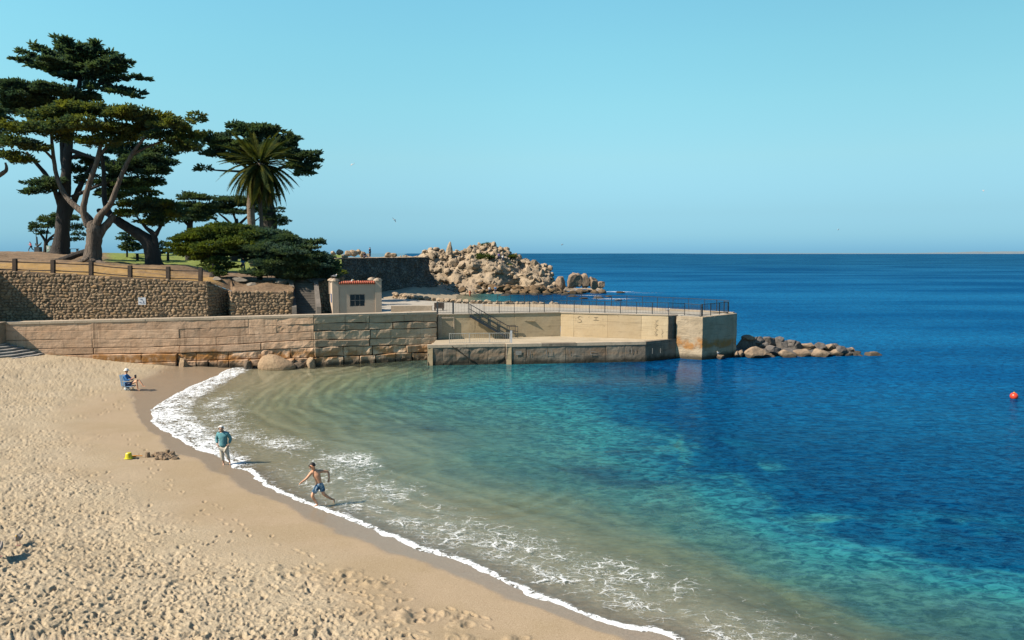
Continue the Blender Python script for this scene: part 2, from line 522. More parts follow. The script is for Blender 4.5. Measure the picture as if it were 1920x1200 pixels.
c = t.mix(0.30, c, t.mix(t.rng(gr, 0.3, 0.7), (0.14, 0.10, 0.06), (0.78, 0.66, 0.48)))
hb = t.math('ADD', t.math('MULTIPLY', t.noise(p, 9.0, 4, 0.6), t.math('SUBTRACT', 1.0, t.attr('damp'))), t.math('MULTIPLY', gr, 0.10))
nm = t.bump(hb, 0.75, 0.06)
wetf = t.attr('wet')
bs = t.bsdf(c, t.rng(wetf, 0, 1, 0.95, 0.3), nm, t.rng(wetf, 0, 1, 0.12, 0.45))
M_SAND = t.done(bs)
sand = obj('sand', np.stack([x_, y_, z_], 1), gridf(*XS.shape), M_SAND, None, True,
           {'wet': wet, 'damp': damp, 'kelp': kelp, 'under': np.maximum(s_, 0) * 0.2, 'light_ripple': rip})
tag(sand, 'pale trampled beach sand running down under the water', None, None, 'structure')
_szf = Zs
def sand_z(x, y):
    """height of the sand sheet"""
    r = np.searchsorted(rY, y) ; c = np.searchsorted(ratv, x / y)
    r = min(max(r, 1), len(rY) - 1); c = min(max(c, 1), len(ratv) - 1)
    return float(max(Zs[r, c], Zs[r - 1, c], Zs[r, c - 1], Zs[r - 1, c - 1]))
def on_sand(px, py):
    z = 0.3
    for _ in range(8):
        p = atz(px, py, z); z = sand_z(p.x, p.y)
    return Vector((p.x, p.y, z))

# ---- water: one sheet from the swash to the horizon
pysw = np.arange(1330, 676, -2.4)
rw = row_dist(pysw, 0.0)
rw = np.concatenate([[5, 7, 8.5, 9.8], rw[rw > 10], np.geomspace(64.5, 260, 90), np.geomspace(268, 60000, 60)])
ratw = np.concatenate([np.linspace(-2.0, -0.75, 10, endpoint=False), np.arange(-0.75, 0.75, 4.0 / F), np.linspace(0.75, 2.0, 10)])
XW, YW = polar(rw, ratw)
xw, yw = XW.ravel(), YW.ravel()
sw, fww, www, qw = shore_info(XW, YW)
far = (yw > 75)
dw = bed_depth(XW, YW, sw, qw)
dw = np.where(far, np.interp(yw, [75, 150, 300, 700], [6.0, 6.2, 8.0, 9.5]), dw)
weed = np.zeros_like(xw)
for kx_, ky_, a_, b_, k_ in KELP:
    if k_ > 0: weed = np.maximum(weed, np.clip(k_ / 1.6, 0, 1) * np.exp(-((xw - kx_) / a_) ** 2 - ((yw - ky_) / b_) ** 2) * sst(.32, .6, fbm(xw * .8, yw * .8, 4, 17)))
light_arcs = (.62 * np.sin(sw * 2 * math.pi / 1.15 + 7.0 * fbm(xw * .3, yw * .3, 3, 37)) + .5 * np.sin((sw + .35 * xw) * 2 * math.pi / .83 + 8.0 * fbm(xw * .4, yw * .4, 3, 57))) * sst(2.5, 5, sw) * (1 - sst(12, 20, sw)) * sst(36, 44, yw) * (0.1 + 1.3 * fbm(xw * .6, yw * .6, 3, 39))  # bands of wave-focused light, painted into the body and tint colours
light_arcs = np.where(yw < 64, light_arcs, 0)
calm = sst(80, 66, yw) * sst(20, 12, xw) * sst(45, 57, yw)
dw = np.where(sw < 0, -0.02, dw)
# the cove behind the pier shoals towards its beach
dcove = np.clip((xw + 11.0) * 0.22, 0, 6)
dw = np.where((yw > 95) & (yw < 176) & (xw < 25), dcove, dw)
# foam
ff = np.zeros_like(xw)
edge = (1 - sst(0.05, 0.30, np.abs(sw - 0.08 - 0.10 * (fbm(xw * 1.3, yw * 1.3, 2, 88) - .5)))) * (0.72 + 0.62 * fbm(xw * 2.2, yw * 2.2, 3, 66))
band = (1 - sst(0.35, 1.0, sw / np.maximum(fww, 0.2))) * (0.50 + 0.30 * sst(1.0, 2.2, fww)) * (0.7 + 0.6 * fbm(xw * 1.1, yw * 1.1, 3, 19)) * sst(-0.05, 0.05, sw)
lace_c = 4.4 + 1.4 * (fbm(xw * 0.12, yw * 0.12, 2, 8) - 0.5) * 2
lace = np.exp(-((sw - lace_c + 1.1 + 1.5 * sst(34, 22, yw)) / 2.4) ** 2) * (0.42 + 0.78 * fbm(xw * 0.42, yw * 0.42, 3, 12))
lace2 = np.exp(-((sw - 1.15) / 1.25) ** 2) * (0.30 + 0.50 * fbm(xw * .9, yw * .9, 3, 23)) * sst(40, 30, yw)
lace = lace * sst(52, 46, yw) * (1 + .38 * sst(27, 33, yw))
ff = np.maximum.reduce([edge, band, lace * 0.60, lace2]) * (sw > -0.4)
# white water round the far reef
reef = 0
for (cx, cy, a, b) in ((24, 178, 7, 3.0), (30, 172, 8, 1.6), (20, 150, 7, 2.0), (9, 138, 9, 1.1), (36, 186, 10, 1.2), (17, 163, 5, 1.5)):
    reef = np.maximum(reef, 0.95 * np.exp(-((xw - cx) / a) ** 2 - ((yw - cy) / b) ** 2))
ff = np.where(far, reef, ff)
# swells that bend with the shore, and chop
fade = sst(0.15, 1.2, dw) * (yw < 300)
zw = fade * (1 - .85 * calm) * (0.022 * np.sin(sw * 2 * math.pi / 2.3 + 3 * fbm(xw * 0.2, yw * 0.2, 2, 33)) * (1 - sst(14, 30, sw)) + 0.05 * (fbm(xw * 0.9, yw * 1.5, 3, 51) - 0.5))
px0, py0 = atz(890, 905, 0)[:2]
rr_ = np.hypot(xw - px0, (yw - py0))
zw += 0.03 * np.sin(rr_ * 2 * math.pi / 0.9) * np.exp(-((rr_ - 3.4) / 1.5) ** 2)
zw += 0.03 * np.clip(ff, 0, 1) * (~far) * fbm(xw * 4, yw * 4, 2, 3) * sst(0.02, 0.25, sw)

t = NT('sea_water')
p = t.pos()
xyz = t.sep(p)
depth = t.attr('depth')
wind = t.noise(t.mapping(p, (0.010, 0.035, 1)), 1.0, 4, 0.6)
n_a = t.noise(t.mapping(p, (1.0, 1.9, 1)), 1.15, 3, 0.6, 0.3)
n_b = t.noise(t.mapping(p, (1.0, 1.7, 1)), 4.2, 3, 0.6, 0.2)
n_c = t.noise(t.mapping(p, (0.25, 0.6, 1)), 0.42, 3, 0.55)
deepness = t.rng(depth, 0.1, 2.4)
h = t.math('ADD', t.math('MULTIPLY', n_a, 0.30), t.math('ADD', t.math('MULTIPLY', n_b, 0.075), t.math('MULTIPLY', n_c, 0.7)))
nmw = t.bump(h, t.math('MULTIPLY', t.rng(deepness, 0, 1, 0.30, t.rng(wind, 0.3, 0.7, 0.5, 1.0)), t.rng(t.attr('calm'), 0, 1, 1.0, 0.11)), 0.55)
# body: what the water itself scatters back, by depth
body = t.ramp(t.rng(depth, 0.0, 10.0, 0, 1, False), [(0.0, (0.48, 0.42, 0.29)), (0.042, (0.28, 0.33, 0.235)), (0.096, (0.072, 0.205, 0.200)), (0.18, (0.020, 0.160, 0.205)), (0.264, (0.002, 0.066, 0.150)), (0.37, (0.0006, 0.040, 0.125)), (0.60, (0.0004, 0.075, 0.235)), (0.80, (0.0004, 0.055, 0.185)), (0.95, (0.0004, 0.040, 0.135))])
pat = t.noise(t.mapping(p, (1, 1.5, 1)), 0.55, 4, 0.6)
body = t.mix(1.0, body, t.mix(t.rng(pat, 0.3, 0.7), (0.80, 0.82, 0.86), (1.2, 1.16, 1.1)), 'MULTIPLY')
body = t.mix(1.0, body, t.mix(t.rng(wind, 0.38, 0.62), (0.75, 0.8, 0.86), (1.3, 1.22, 1.12)), 'MULTIPLY')
body = t.mix(t.attr('weed'), body, t.mix(1.0, body, (.30, .40, .62), 'MULTIPLY'))
body = t.mix(1.0, body, t.mix(t.rng(t.attr('light_arcs'), -.6, .7), (.74, .76, .78), (1.22, 1.2, 1.12)), 'MULTIPLY')
wavelet_shade = t.noise(t.mapping(p, (0.95, 1.45, 1)), 2.1, 3, 0.66, 0.9)  # light and dark of wavelet slopes, painted into the body colour
body = t.mix(1.0, body, t.mix(t.rng(wavelet_shade, 0.36, 0.64), t.mix(deepness, (.88, .9, .92), (0.40, 0.52, 0.64)), t.mix(deepness, (1.15, 1.13, 1.1), (2.0, 1.7, 1.46))), 'MULTIPLY')
dif = t.n('BsdfDiffuse'); t.l(t.mix(1.0, body, (ALB,) * 3, 'MULTIPLY'), dif.inputs[0])
t.l(t.bump(h, 0.35, 0.5), dif.inputs['Normal'])
tr = t.n('BsdfTransparent'); t.setv(tr.inputs[0], t.ramp(t.rng(depth, 0, 2.0, 0, 1, False), [(0.0, (0.97, 0.97, 0.95)), (0.4, (0.62, 0.82, 0.72)), (1.0, (0.30, 0.66, 0.60))]))
cw = t.noise(t.mapping(p, (1.0, 1.8, 1)), 3.4, 3, 0.6, 0.5)  # caustic-like light pattern painted into the transparent tint
tr_tint = t.mix(1.0, tr.inputs[0].links[0].from_socket, t.mix(t.rng(cw, 0.36, 0.62), (0.84, 0.85, 0.86), (1.0, 1.0, 1.0)), 'MULTIPLY')
tr_tint = t.mix(1.0, tr_tint, t.mix(t.rng(t.attr('light_arcs'), -.6, .7), (.74, .76, .74), (1.0, 1.0, 1.0)), 'MULTIPLY')
t.l(tr_tint, tr.inputs[0])
opq = t.rng(depth, 0.02, 2.1, 0.0, 1.0, False)
opq = t.math('POWER', opq, 0.9)
m1 = t.n('MixShader'); t.l(opq, m1.inputs[0]); t.l(tr.outputs[0], m1.inputs[1]); t.l(dif.outputs[0], m1.inputs[2])
gl = t.n('BsdfGlossy'); gl.inputs['Roughness'].default_value = 0.12
t.setv(gl.inputs[0], t.ramp(t.rng(depth, 0.5, 3.0, 0, 1, False), [(0.0, (0.95, 0.97, 1.0)), (1.0, (0.32, 0.78, 1.0))]))
t.setv(gl.inputs[0], t.mix(t.attr('calm'), t.ramp(t.rng(depth, 0.5, 3.0, 0, 1, False), [(0.0, (0.95, 0.97, 1.0)), (1.0, (0.32, 0.78, 1.0))]), (0.85, 0.93, 1.0)))
t.setv(gl.inputs['Roughness'], t.rng(t.attr('calm'), 0, 1, 0.13, 0.06))
t.l(nmw, gl.inputs['Normal'])
fr = t.n('Fresnel'); fr.inputs[0].default_value = 1.33; t.l(nmw, fr.inputs['Normal'])
frf = t.math('MINIMUM', t.math('MULTIPLY', fr.outputs[0], t.rng(depth, 0.0, 1.2, 0.5, 0.6)), t.math('ADD', t.rng(wind, 0.36, 0.64, 0.10, 0.27), t.math('MULTIPLY', t.attr('calm'), 0.26)))
m2 = t.n('MixShader'); t.l(frf, m2.inputs[0]); t.l(m1.outputs[0], m2.inputs[1]); t.l(gl.outputs[0], m2.inputs[2])
# foam: lace of bubbles
wp = t.n('VectorMath', operation='ADD')
t.l(t.mapping(p, (1, 1, 0)), wp.inputs[0])
dn_ = t.n('TexNoise'); t.l(p, dn_.inputs['Vector']); dn_.inputs['Scale'].default_value = 1.7; dn_.inputs['Detail'].default_value = 3
sc_ = t.n('VectorMath', operation='SCALE'); t.l(dn_.outputs['Color'], sc_.inputs[0]); sc_.inputs['Scale'].default_value = 0.7
t.l(sc_.outputs[0], wp.inputs[1])
def cells(scale):
    v = t.n('TexVoronoi', feature='DISTANCE_TO_EDGE', voronoi_dimensions='2D')
    t.l(wp.outputs[0], v.inputs['Vector']); v.inputs['Scale'].default_value = scale
    return v.outputs['Distance']
fa = t.attr('foam')
def strands(scale, w):
    n_ = t.noise(t.mapping(wp.outputs[0], (1, 1.5, 1)), scale, 3, 0.55, 0.6)
    return t.math('SUBTRACT', 1.0, t.rng(t.math('ABSOLUTE', t.math('SUBTRACT', n_, 0.5)), 0.0, w, 0, 1, False))
vv_ = t.n('TexVoronoi', feature='DISTANCE_TO_EDGE', voronoi_dimensions='2D')
t.l(t.mapping(wp.outputs[0], (1, 1.7, 1)), vv_.inputs['Vector']); vv_.inputs['Scale'].default_value = 1.7
ln1 = t.math('MULTIPLY', t.math('SUBTRACT', 1.0, t.rng(vv_.outputs['Distance'], 0.0, 0.17, 0, 1, False)), t.rng(t.noise(p, 1.3, 3, .6), .32, .58))
ln2 = strands(4.6, 0.075)
fno = t.noise(p, 2.6, 4, 0.65)
pattern = t.math('ADD', t.math('MULTIPLY', t.math('MAXIMUM', ln1, t.math('MULTIPLY', ln2, 0.85)), 0.62), t.math('MULTIPLY', fno, 0.55))
fm = t.rng(t.math('ADD', pattern, fa), 1.15, 1.46, 0, 1)
caps = t.noise(t.mapping(p, (0.05, 0.16, 1)), 1.0, 3, 0.6)
fm = t.math('MAXIMUM', fm, t.math('MULTIPLY', t.rng(caps, 0.735, 0.76), t.rng(xyz[1], 250, 900, 0, 0.65)))
fd = t.n('BsdfDiffuse'); t.setv(fd.inputs[0], (0.56, 0.575, 0.58))
t.l(t.bump(fno, 0.7, 0.12), fd.inputs['Normal'])
m3 = t.n('MixShader'); t.l(t.math('MULTIPLY', fm, t.rng(fa, 0.45, 0.85, 0.50, 0.92)), m3.inputs[0]); t.l(m2.outputs[0], m3.inputs[1]); t.l(fd.outputs[0], m3.inputs[2])
M_WATER = t.done(m3.outputs[0])
water = obj('water', np.stack([xw, yw, zw], 1), gridf(*XW.shape), M_WATER, None, True, {'depth': dw, 'foam': ff, 'calm': calm, 'weed': weed, 'light_arcs': light_arcs})
tag(water, 'clear bay water, teal over sand and deep blue out to the horizon', None, None, 'structure')

# far shore: a low line of dunes on the horizon, haze mixed into their colour
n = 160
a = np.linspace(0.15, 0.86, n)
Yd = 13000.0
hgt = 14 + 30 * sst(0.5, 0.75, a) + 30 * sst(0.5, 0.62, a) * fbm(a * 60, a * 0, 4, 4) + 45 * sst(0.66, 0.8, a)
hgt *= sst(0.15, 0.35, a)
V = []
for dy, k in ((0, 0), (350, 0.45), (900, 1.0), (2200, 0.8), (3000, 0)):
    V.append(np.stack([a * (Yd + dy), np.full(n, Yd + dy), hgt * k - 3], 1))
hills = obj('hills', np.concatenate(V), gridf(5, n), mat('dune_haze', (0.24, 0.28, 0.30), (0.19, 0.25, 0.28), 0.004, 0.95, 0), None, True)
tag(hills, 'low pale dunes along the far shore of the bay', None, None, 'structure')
# ================================================================ WALLS, PIER, SHELTER
M_COVE = mat('cove_sand', (0.52, 0.42, 0.28), (0.42, 0.33, 0.22), 0.5, 0.95, 0.5, 6)
M_PATH = mat('pale_concrete_paving', (0.50, 0.45, 0.37), (0.40, 0.35, 0.28), 0.6, 0.9, 0.2, 10)
M_DECK = mat('dusty_deck', (0.46, 0.38, 0.26), (0.56, 0.47, 0.34), 0.5, 0.95, 0.3, 12)

def wall_concrete(name, base, base2, lichen=0.0, algae=0.55, streak=0.5, bump=0.7, lz=(0.35, 1.5)):
    t = NT(name)
    p = t.pos(); z = t.sep(p)[2]
    n1 = t.noise(p, 0.55, 5, 0.65); n2 = t.noise(p, 3.5, 6, 0.7); n3 = t.noise(t.mapping(p, (2.2, 2.2, 0.16)), 1.6, 4, 0.6); n4 = t.noise(t.mapping(p, (0.35, 0.35, 5.0)), 1.2, 5, 0.65)
    c = t.mix(t.rng(n1, 0.35, 0.68), base, base2)
    c = t.mix(t.math('MULTIPLY', t.rng(n4, 0.5, 0.72), 0.45), c, tuple(x * 0.5 for x in base))
    c = t.mix(t.math('MULTIPLY', t.rng(n3, 0.52, 0.75), streak), c, tuple(x * 0.42 for x in base))
    c = t.mix(t.math('MULTIPLY', t.rng(n2, 0.58, 0.72), 0.55), c, tuple(x * 0.35 for x in base))
    c = t.mix(t.math('MULTIPLY', t.rng(n2, 0.42, 0.30), 0.3), c, tuple(min(1, x * 1.45) for x in base))
    c = t.mix(1.0, c, t.ramp(t.n('ObjectInfo').outputs['Random'], [(0, (0.82, 0.8, 0.78)), (0.5, (1.0, 0.98, 0.95)), (1, (1.12, 1.1, 1.06))]), 'MULTIPLY')
    if lichen:
        zz = t.math('ADD', z, t.math('MULTIPLY', t.math('SUBTRACT', t.noise(p, 0.8, 3, 0.6), 0.5), 1.4))
        band = t.math('MULTIPLY', t.rng(zz, lz[0], lz[0] + 0.3), t.rng(zz, lz[1], lz[1] - 0.5))
        f = t.math('MULTIPLY', t.math('MULTIPLY', band, lichen), t.rng(t.noise(p, 0.9, 4, 0.6), 0.38, 0.54))
        c = t.mix(f, c, t.mix(t.rng(n2, 0.35, 0.65), (0.46, 0.20, 0.045), (0.36, 0.19, 0.085)))
    if algae:
        za = t.math('ADD', z, t.math('MULTIPLY', t.math('SUBTRACT', n1, 0.5), 0.9))
        c = t.mix(t.math('MULTIPLY', t.rng(za, 0.62, 0.12), 0.9), c, (0.035, 0.032, 0.022))
    h = t.math('ADD', t.math('MULTIPLY', n2, 0.7), t.math('MULTIPLY', n4, 0.5))
    return t.done(t.bsdf(c, 0.92, t.bump(h, bump, 0.07), 0.15))
M_SEAWALL = wall_concrete('weathered_sea_wall_concrete', (0.66, 0.435, 0.285), (0.76, 0.53, 0.37), 0.95, 0.6, .7)
M_SEAWALL_R = wall_concrete('grey_sea_wall_concrete', (0.60, 0.43, 0.29), (0.74, 0.55, 0.385), 0.7, 0.6, .7)
M_COPING = mat('coping_concrete', (0.60, 0.48, 0.35), (0.46, 0.37, 0.27), 0.8, 0.9, 0.4, 8)
M_CORE = mat('dark_joint_fill', (0.07, 0.05, 0.035), None, 2, 0.95, 0.5)
M_DOCKFACE = wall_concrete('stained_dock_concrete', (0.235, 0.195, 0.155), (0.33, 0.28, 0.22), 0.25, 0.95, 0.65, 0.6, (0.5, 1.3))
M_BUFF = wall_concrete('buff_rendered_wall', (0.56, 0.43, 0.27), (0.60, 0.475, 0.315), 0.0, 0.0, 0.16, 0.25)
M_ENDROUGH = wall_concrete('rough_pier_end_concrete', (0.42, 0.335, 0.235), (0.50, 0.41, 0.30), 0.9, 0.35, 0.25, 1.0, (0.75, 1.9))
M_PLASTER = mat('grey_beige_plaster', (0.64, 0.50, 0.375), (0.57, 0.44, 0.33), 0.9, 0.9, 0.2, 14, fine=0.12)

# ---- sea wall: line of its foot, and its top edge measured from the photograph
def seg_at(px, a, b):
    """point of the ground line a-b (given as (px, Y)) seen at px"""
    xa, xb = (a[0] - 960) / F, (b[0] - 960) / F
    return None
class WallLine:
    """a straight vertical wall over a ground line between two pixel columns at given depths"""
    def __init__(s, pxa, Ya, pxb, Yb):
        s.a = Vector(atY(pxa, 475, Ya)[:2]); s.b = Vector(atY(pxb, 475, Yb)[:2])
        s.d = (s.b - s.a); s.L = s.d.length; s.d.normalize(); s.n = Vector((s.d.y, -s.d.x))   # n points to the viewer
    def u(s, px):
        k = (px - 960) / F / cp * 1.0
        # solve a.x + u d.x = kx * (a.y + u d.y), with kx the ray's x / y
        kx = ray(px, 475); kx = kx.x / kx.y
        return (kx * s.a.y - s.a.x) / (s.d.x - kx * s.d.y)
    def P(s, u, z=0.0, out=0.0):
        q = s.a + s.d * u + s.n * out
        return Vector((q.x, q.y, z))
    def z(s, px, py):
        q = s.P(s.u(px))
        return atY(px, py, q.y).z
class BentWall:
    """the sea wall: a long stretch, then a shorter one bending back to the pier"""
    def __init__(s):
        s.w1 = WallLine(-70, 56.9, 585, 60.25); s.w2 = WallLine(585, 60.25, 818, 64.1)
        s.L1 = s.w1.L; s.L = s.w1.L + s.w2.L
    def u(s, px): return s.w1.u(px) if px <= 585 else s.L1 + s.w2.u(px)
    def P(s, u, z=0.0, out=0.0):
        if abs(u - s.L1) < 0.03 and out != 0:
            q = s.w2.a + (s.w1.n + s.w2.n).normalized() * out
            return Vector((q.x, q.y, z))
        return s.w1.P(u, z, out) if u <= s.L1 else s.w2.P(u - s.L1, z, out)
    def z(s, px, py):
        return atY(px, py, s.P(s.u(px)).y).z
SW = BentWall()
_tu = [SW.u(q) for q in (-70, 0, 300, 585, 815)]
_tz = [SW.z(q, y) for q, y in zip((-70, 0, 300, 585, 815), (606.5, 604.5, 597.5, 590.5, 585.3))]
def sw_top(u): return float(np.interp(u, _tu, _tz))

def block(wl, u0, u1, zf0, zf1, out, name, m, parent, seed, step=0.22, thick=0.45, gap=0.022, rough=0.05, taper=0.0, wobble=0.03, lip=0.03):
    """one block of a wall: its face is a small relief with worn edges; zf0, zf1: bottom and top as functions of u"""
    nu = max(3, int((u1 - u0) / step) + 1)
    h = (zf1((u0 + u1) / 2) - zf0((u0 + u1) / 2))
    nv = max(3, int(h / step) + 1)
    V = []; UZ = []
    eu = min(.035 / (u1 - u0), .2); ev = min(.035 / h, .2)
    us = np.concatenate([[0], np.linspace(eu, 1 - eu, nu), [1]]); vs = np.concatenate([[0], np.linspace(ev, 1 - ev, nv), [1]])
    nu += 2; nv += 2
    for j, v in enumerate(vs):
        for i, w in enumerate(us):
            u = u0 + gap + (u1 - u0 - 2 * gap) * w
            z = (zf0(u) + gap) * (1 - v) + (zf1(u) - gap) * v
            e = min(w * (u1 - u0), (1 - w) * (u1 - u0), v * h, (1 - v) * h)
            edge = i in (0, nu - 1) or j in (0, nv - 1)
            o = out + rough * 2 * (float(fbm(u * 1.7 + seed, z * 2.3, 3, seed % 50)) - 0.5) - (lip if edge else 0.0)
            du = wobble * 2 * (float(vn(z * 3.1 + seed * 3.3, seed * 1.7)) - 0.5) if i in (0, nu - 1) else 0
            dz = wobble * 2 * (float(vn(u * 1.3 + seed, seed * 2.9)) - 0.5) if j in (0, nv - 1) else 0
            V.append(wl.P(u + du, z + dz, o + taper * (1 - v))); UZ.append((u + du, z + dz, o - thick))
    Fc = [tuple(f) for f in gridf(nv, nu)]
    n = len(V)
    ring = [i for i in range(nu)] + [j * nu + nu - 1 for j in range(1, nv)] + [(nv - 1) * nu + i for i in range(nu - 2, -1, -1)] + [j * nu for j in range(nv - 2, 0, -1)]
    for r in ring:
        V.append(wl.P(UZ[r][0], UZ[r][1], UZ[r][2]))
    for i in range(len(ring)):
        k = (i + 1) % len(ring)
        Fc.append((ring[k], ring[i], n + i, n + k))
    return obj(name, V, Fc, m, parent)

sea_wall = thing('sea_wall', SW.P(SW.L / 2, 0), 'long weathered concrete sea wall with cracked courses and rust orange stains behind the beach', 'sea wall')
core = MB()
ua, ub = 0, SW.L
for a_, b_ in ((ua, SW.L1), (SW.L1 + .001, ub)):
    core.prism([SW.P(a_, 0, -0.30)[:2], SW.P(b_, 0, -0.30)[:2], SW.P(b_, 0, -1.6)[:2], SW.P(a_, 0, -1.6)[:2]], -1.5, [sw_top(a_) - .2, sw_top(b_) - .2, sw_top(b_) - .2, sw_top(a_) - .2])
core.build('core', M_CORE, sea_wall)
cop = MB()
nseg = 14
for i in range(nseg):
    a, b = (ua + (SW.L1 - ua) * i / 10, ua + (SW.L1 - ua) * (i + 1) / 10 - .012) if i < 10 else (SW.L1 + .04 + (ub - SW.L1 - .04) * (i - 10) / 4, SW.L1 + .04 + (ub - SW.L1 - .04) * (i - 9) / 4 - .012)
    o1 = 0.03 + 0.02 * random.random()
    MB().prism([SW.P(a, 0, o1)[:2], SW.P(b, 0, o1)[:2], SW.P(b, 0, -1.0)[:2], SW.P(a, 0, -1.0)[:2]],
               [sw_top(q) - .17 for q in (a, b, b, a)], [sw_top(q) + 0.015 * random.random() for q in (a, b, b, a)]).build('coping', M_COPING, sea_wall)
def zpx(px, py):
    return SW.z(px, py)
# courses: heights given on the wall at px 0, 330, 620, 812
CX = [SW.u(q) for q in (-70, 330, 585, 818)]
CY = [[609.5, 598.8, 592.3, 586.8], [622, 618, 607, 603], [640, 634, 621, 615], [655, 649, 638, 631], [668, 662, 652, 644], [690, 676, 670, 659], [720, 705, 702, 690]]
CZ = [[SW.z(q, y) for q, y in zip((-70, 330, 585, 818), row)] for row in CY]
def course(k):
    zz = CZ[k]
    return lambda u: float(np.interp(u, CX, zz)) + 0.07 * (float(fbm(u * 0.35 + k * 9, k * 3.0, 3, k)) - 0.5) * (2.8 if k else 0)
JOINTS = [[-70, 165, 462, 515, 585, 690, 818], [-70, 165, 330, 462, 515, 585, 690, 735, 818], [-70, 165, 400, 585, 692, 818],
          [-70, 167, 330, 485, 585, 690, 818], [-70, 80, 168, 260, 326, 362, 422, 485, 540, 585, 640, 695, 760, 818],
          [-70, 60, 166, 240, 326, 344, 362, 384, 402, 424, 462, 486, 548, 585, 640, 670, 700, 738, 770, 818]]
OUT = [0.0, 0.01, 0.03, 0.06, 0.12, 0.22]
for k in range(6):
    for j in range(len(JOINTS[k]) - 1):
        a, b = SW.u(JOINTS[k][j]), SW.u(JOINTS[k][j + 1])
        s = 100 * k + j
        o = OUT[k] + random.uniform(-0.04, 0.05) * (2.4 if JOINTS[k][j] > 320 and k > 2 else 0.5)
        if k >= 4 and 166 <= JOINTS[k][j] < 326: o += 0.28
        right = JOINTS[k][j] >= 585
        block(SW, a, b, course(k + 1), course(k), o, 'block', M_SEAWALL_R if right else M_SEAWALL, sea_wall, s, 0.20, 0.5,
              0.005 if k < 2 and not right else 0.02 + .012 * (k % 2), 0.03 + (0.04 if JOINTS[k][j] > 480 else 0) + (0.09 if k > 3 and JOINTS[k][j] > 320 else 0), 0.0, 0.012 + 0.03 * right + 0.02 * (k > 3), 0.012 + 0.02 * right + 0.02 * (k > 3))

# walkway behind the sea wall, and the ground under the shelter
zw_ = 3.35
wk = MB()
wk.prism([SW.P(0, 0, -1.0)[:2], SW.P(SW.L1, 0, -1.0)[:2], SW.P(SW.L - .1, 0, -1.0)[:2], (-6.0, 67), (-11, 76), (-46, 74)], 2.6, [sw_top(0) - 0.35, sw_top(SW.L1) - .4, sw_top(SW.L) - 0.3, 3.3, 3.3, 3.3])
tag(wk.build('walkway', M_PATH), 'concrete walkway between the sea wall and the rubble wall', None, None, 'structure')

# boulders at the foot of the wall
M_TANROCK = mat('tan_boulder', (0.46, 0.325, 0.20), (0.36, 0.24, 0.145), 1.2, 0.9, 0.9, 5, 0.08)
M_DARKROCK = mat('dark_boulder', (0.10, 0.085, 0.07), (0.20, 0.14, 0.09), 1.2, 0.9, 0.9, 5, 0.08)
def boulder(name, c, r, m, label, cat='boulder', group=None, seed=1, lv=3, cut=9, rot=0.0):
    V, Fc = rock_shape(seed, lv, cut, 0.05)
    V = V * np.array(r)
    V[:, 2] += 0.25 * r[2] * (np.array([float(fbm(a, b, 3, seed)) for a, b in V[:, :2] * 2.0]) - 0.5)
    ca, sa = math.cos(rot), math.sin(rot)
    V = np.stack([V[:, 0] * ca - V[:, 1] * sa, V[:, 0] * sa + V[:, 1] * ca, V[:, 2]], 1)
    V = V + .16 * min(r) * np.stack([fbm(V[:, 0] / r[0] * 2.2 + seed, V[:, 1] / r[1] * 2.2 + V[:, 2] / r[2] * 2.2, 3, seed + i) - .5 for i in range(3)], 1)
    return solo(name, V + np.array(c), Fc, m, label, cat, group, smooth=False)
q = SW.P(SW.u(517), 0.15, 0.9)
V, Fc = ico(3)
V = V * np.array([1.0, 0.8, 1.0])
V = np.stack([V[:, 0] * 1.5, V[:, 1], np.where(V[:, 2] > 0, V[:, 2] * np.clip(1.0 - 0.5 * V[:, 0], 0.4, 1.3), V[:, 2])], 1)
V += 0.10 * np.stack([fbm(V[:, 0] * 2, V[:, 1] * 2 + V[:, 2], 3, i) - 0.5 for i in (1, 2, 3)], 1)
solo('boulder', V * np.array([1.0, 1.0, 0.88]) + np.array(q), Fc, M_TANROCK, 'big smooth tan boulder lying against the foot of the sea wall', 'boulder', 'boulders at the foot of the sea wall')
q = SW.P(SW.u(461), 0.15, 0.75)
boulder('boulder', q, (0.42, 0.4, 0.62), M_DARKROCK, 'small dark pointed rock just beside the big tan boulder at the sea wall', group='boulders at the foot of the sea wall', seed=4)
q = SW.P(SW.u(580), 0.1, 0.65)
boulder('boulder', q, (0.34, 0.4, 0.75), M_TANROCK, 'narrow upright brown rock in the water beside the big tan boulder', group='boulders at the foot of the sea wall', seed=9)
q = SW.P(SW.u(557), 0.0, 0.6)
boulder('boulder', q, (0.55, 0.4, 0.42), M_DARKROCK, 'low wet dark rock between the big tan boulder and the upright brown rock', group='boulders at the foot of the sea wall', seed=12)
q = SW.P(SW.u(338), 0.35, 0.45)
boulder('boulder', q, (0.40, 0.4, 0.55), M_TANROCK, 'broken wedge of tan concrete leaning at the dark notch of the sea wall', group='boulders at the foot of the sea wall', seed=15)

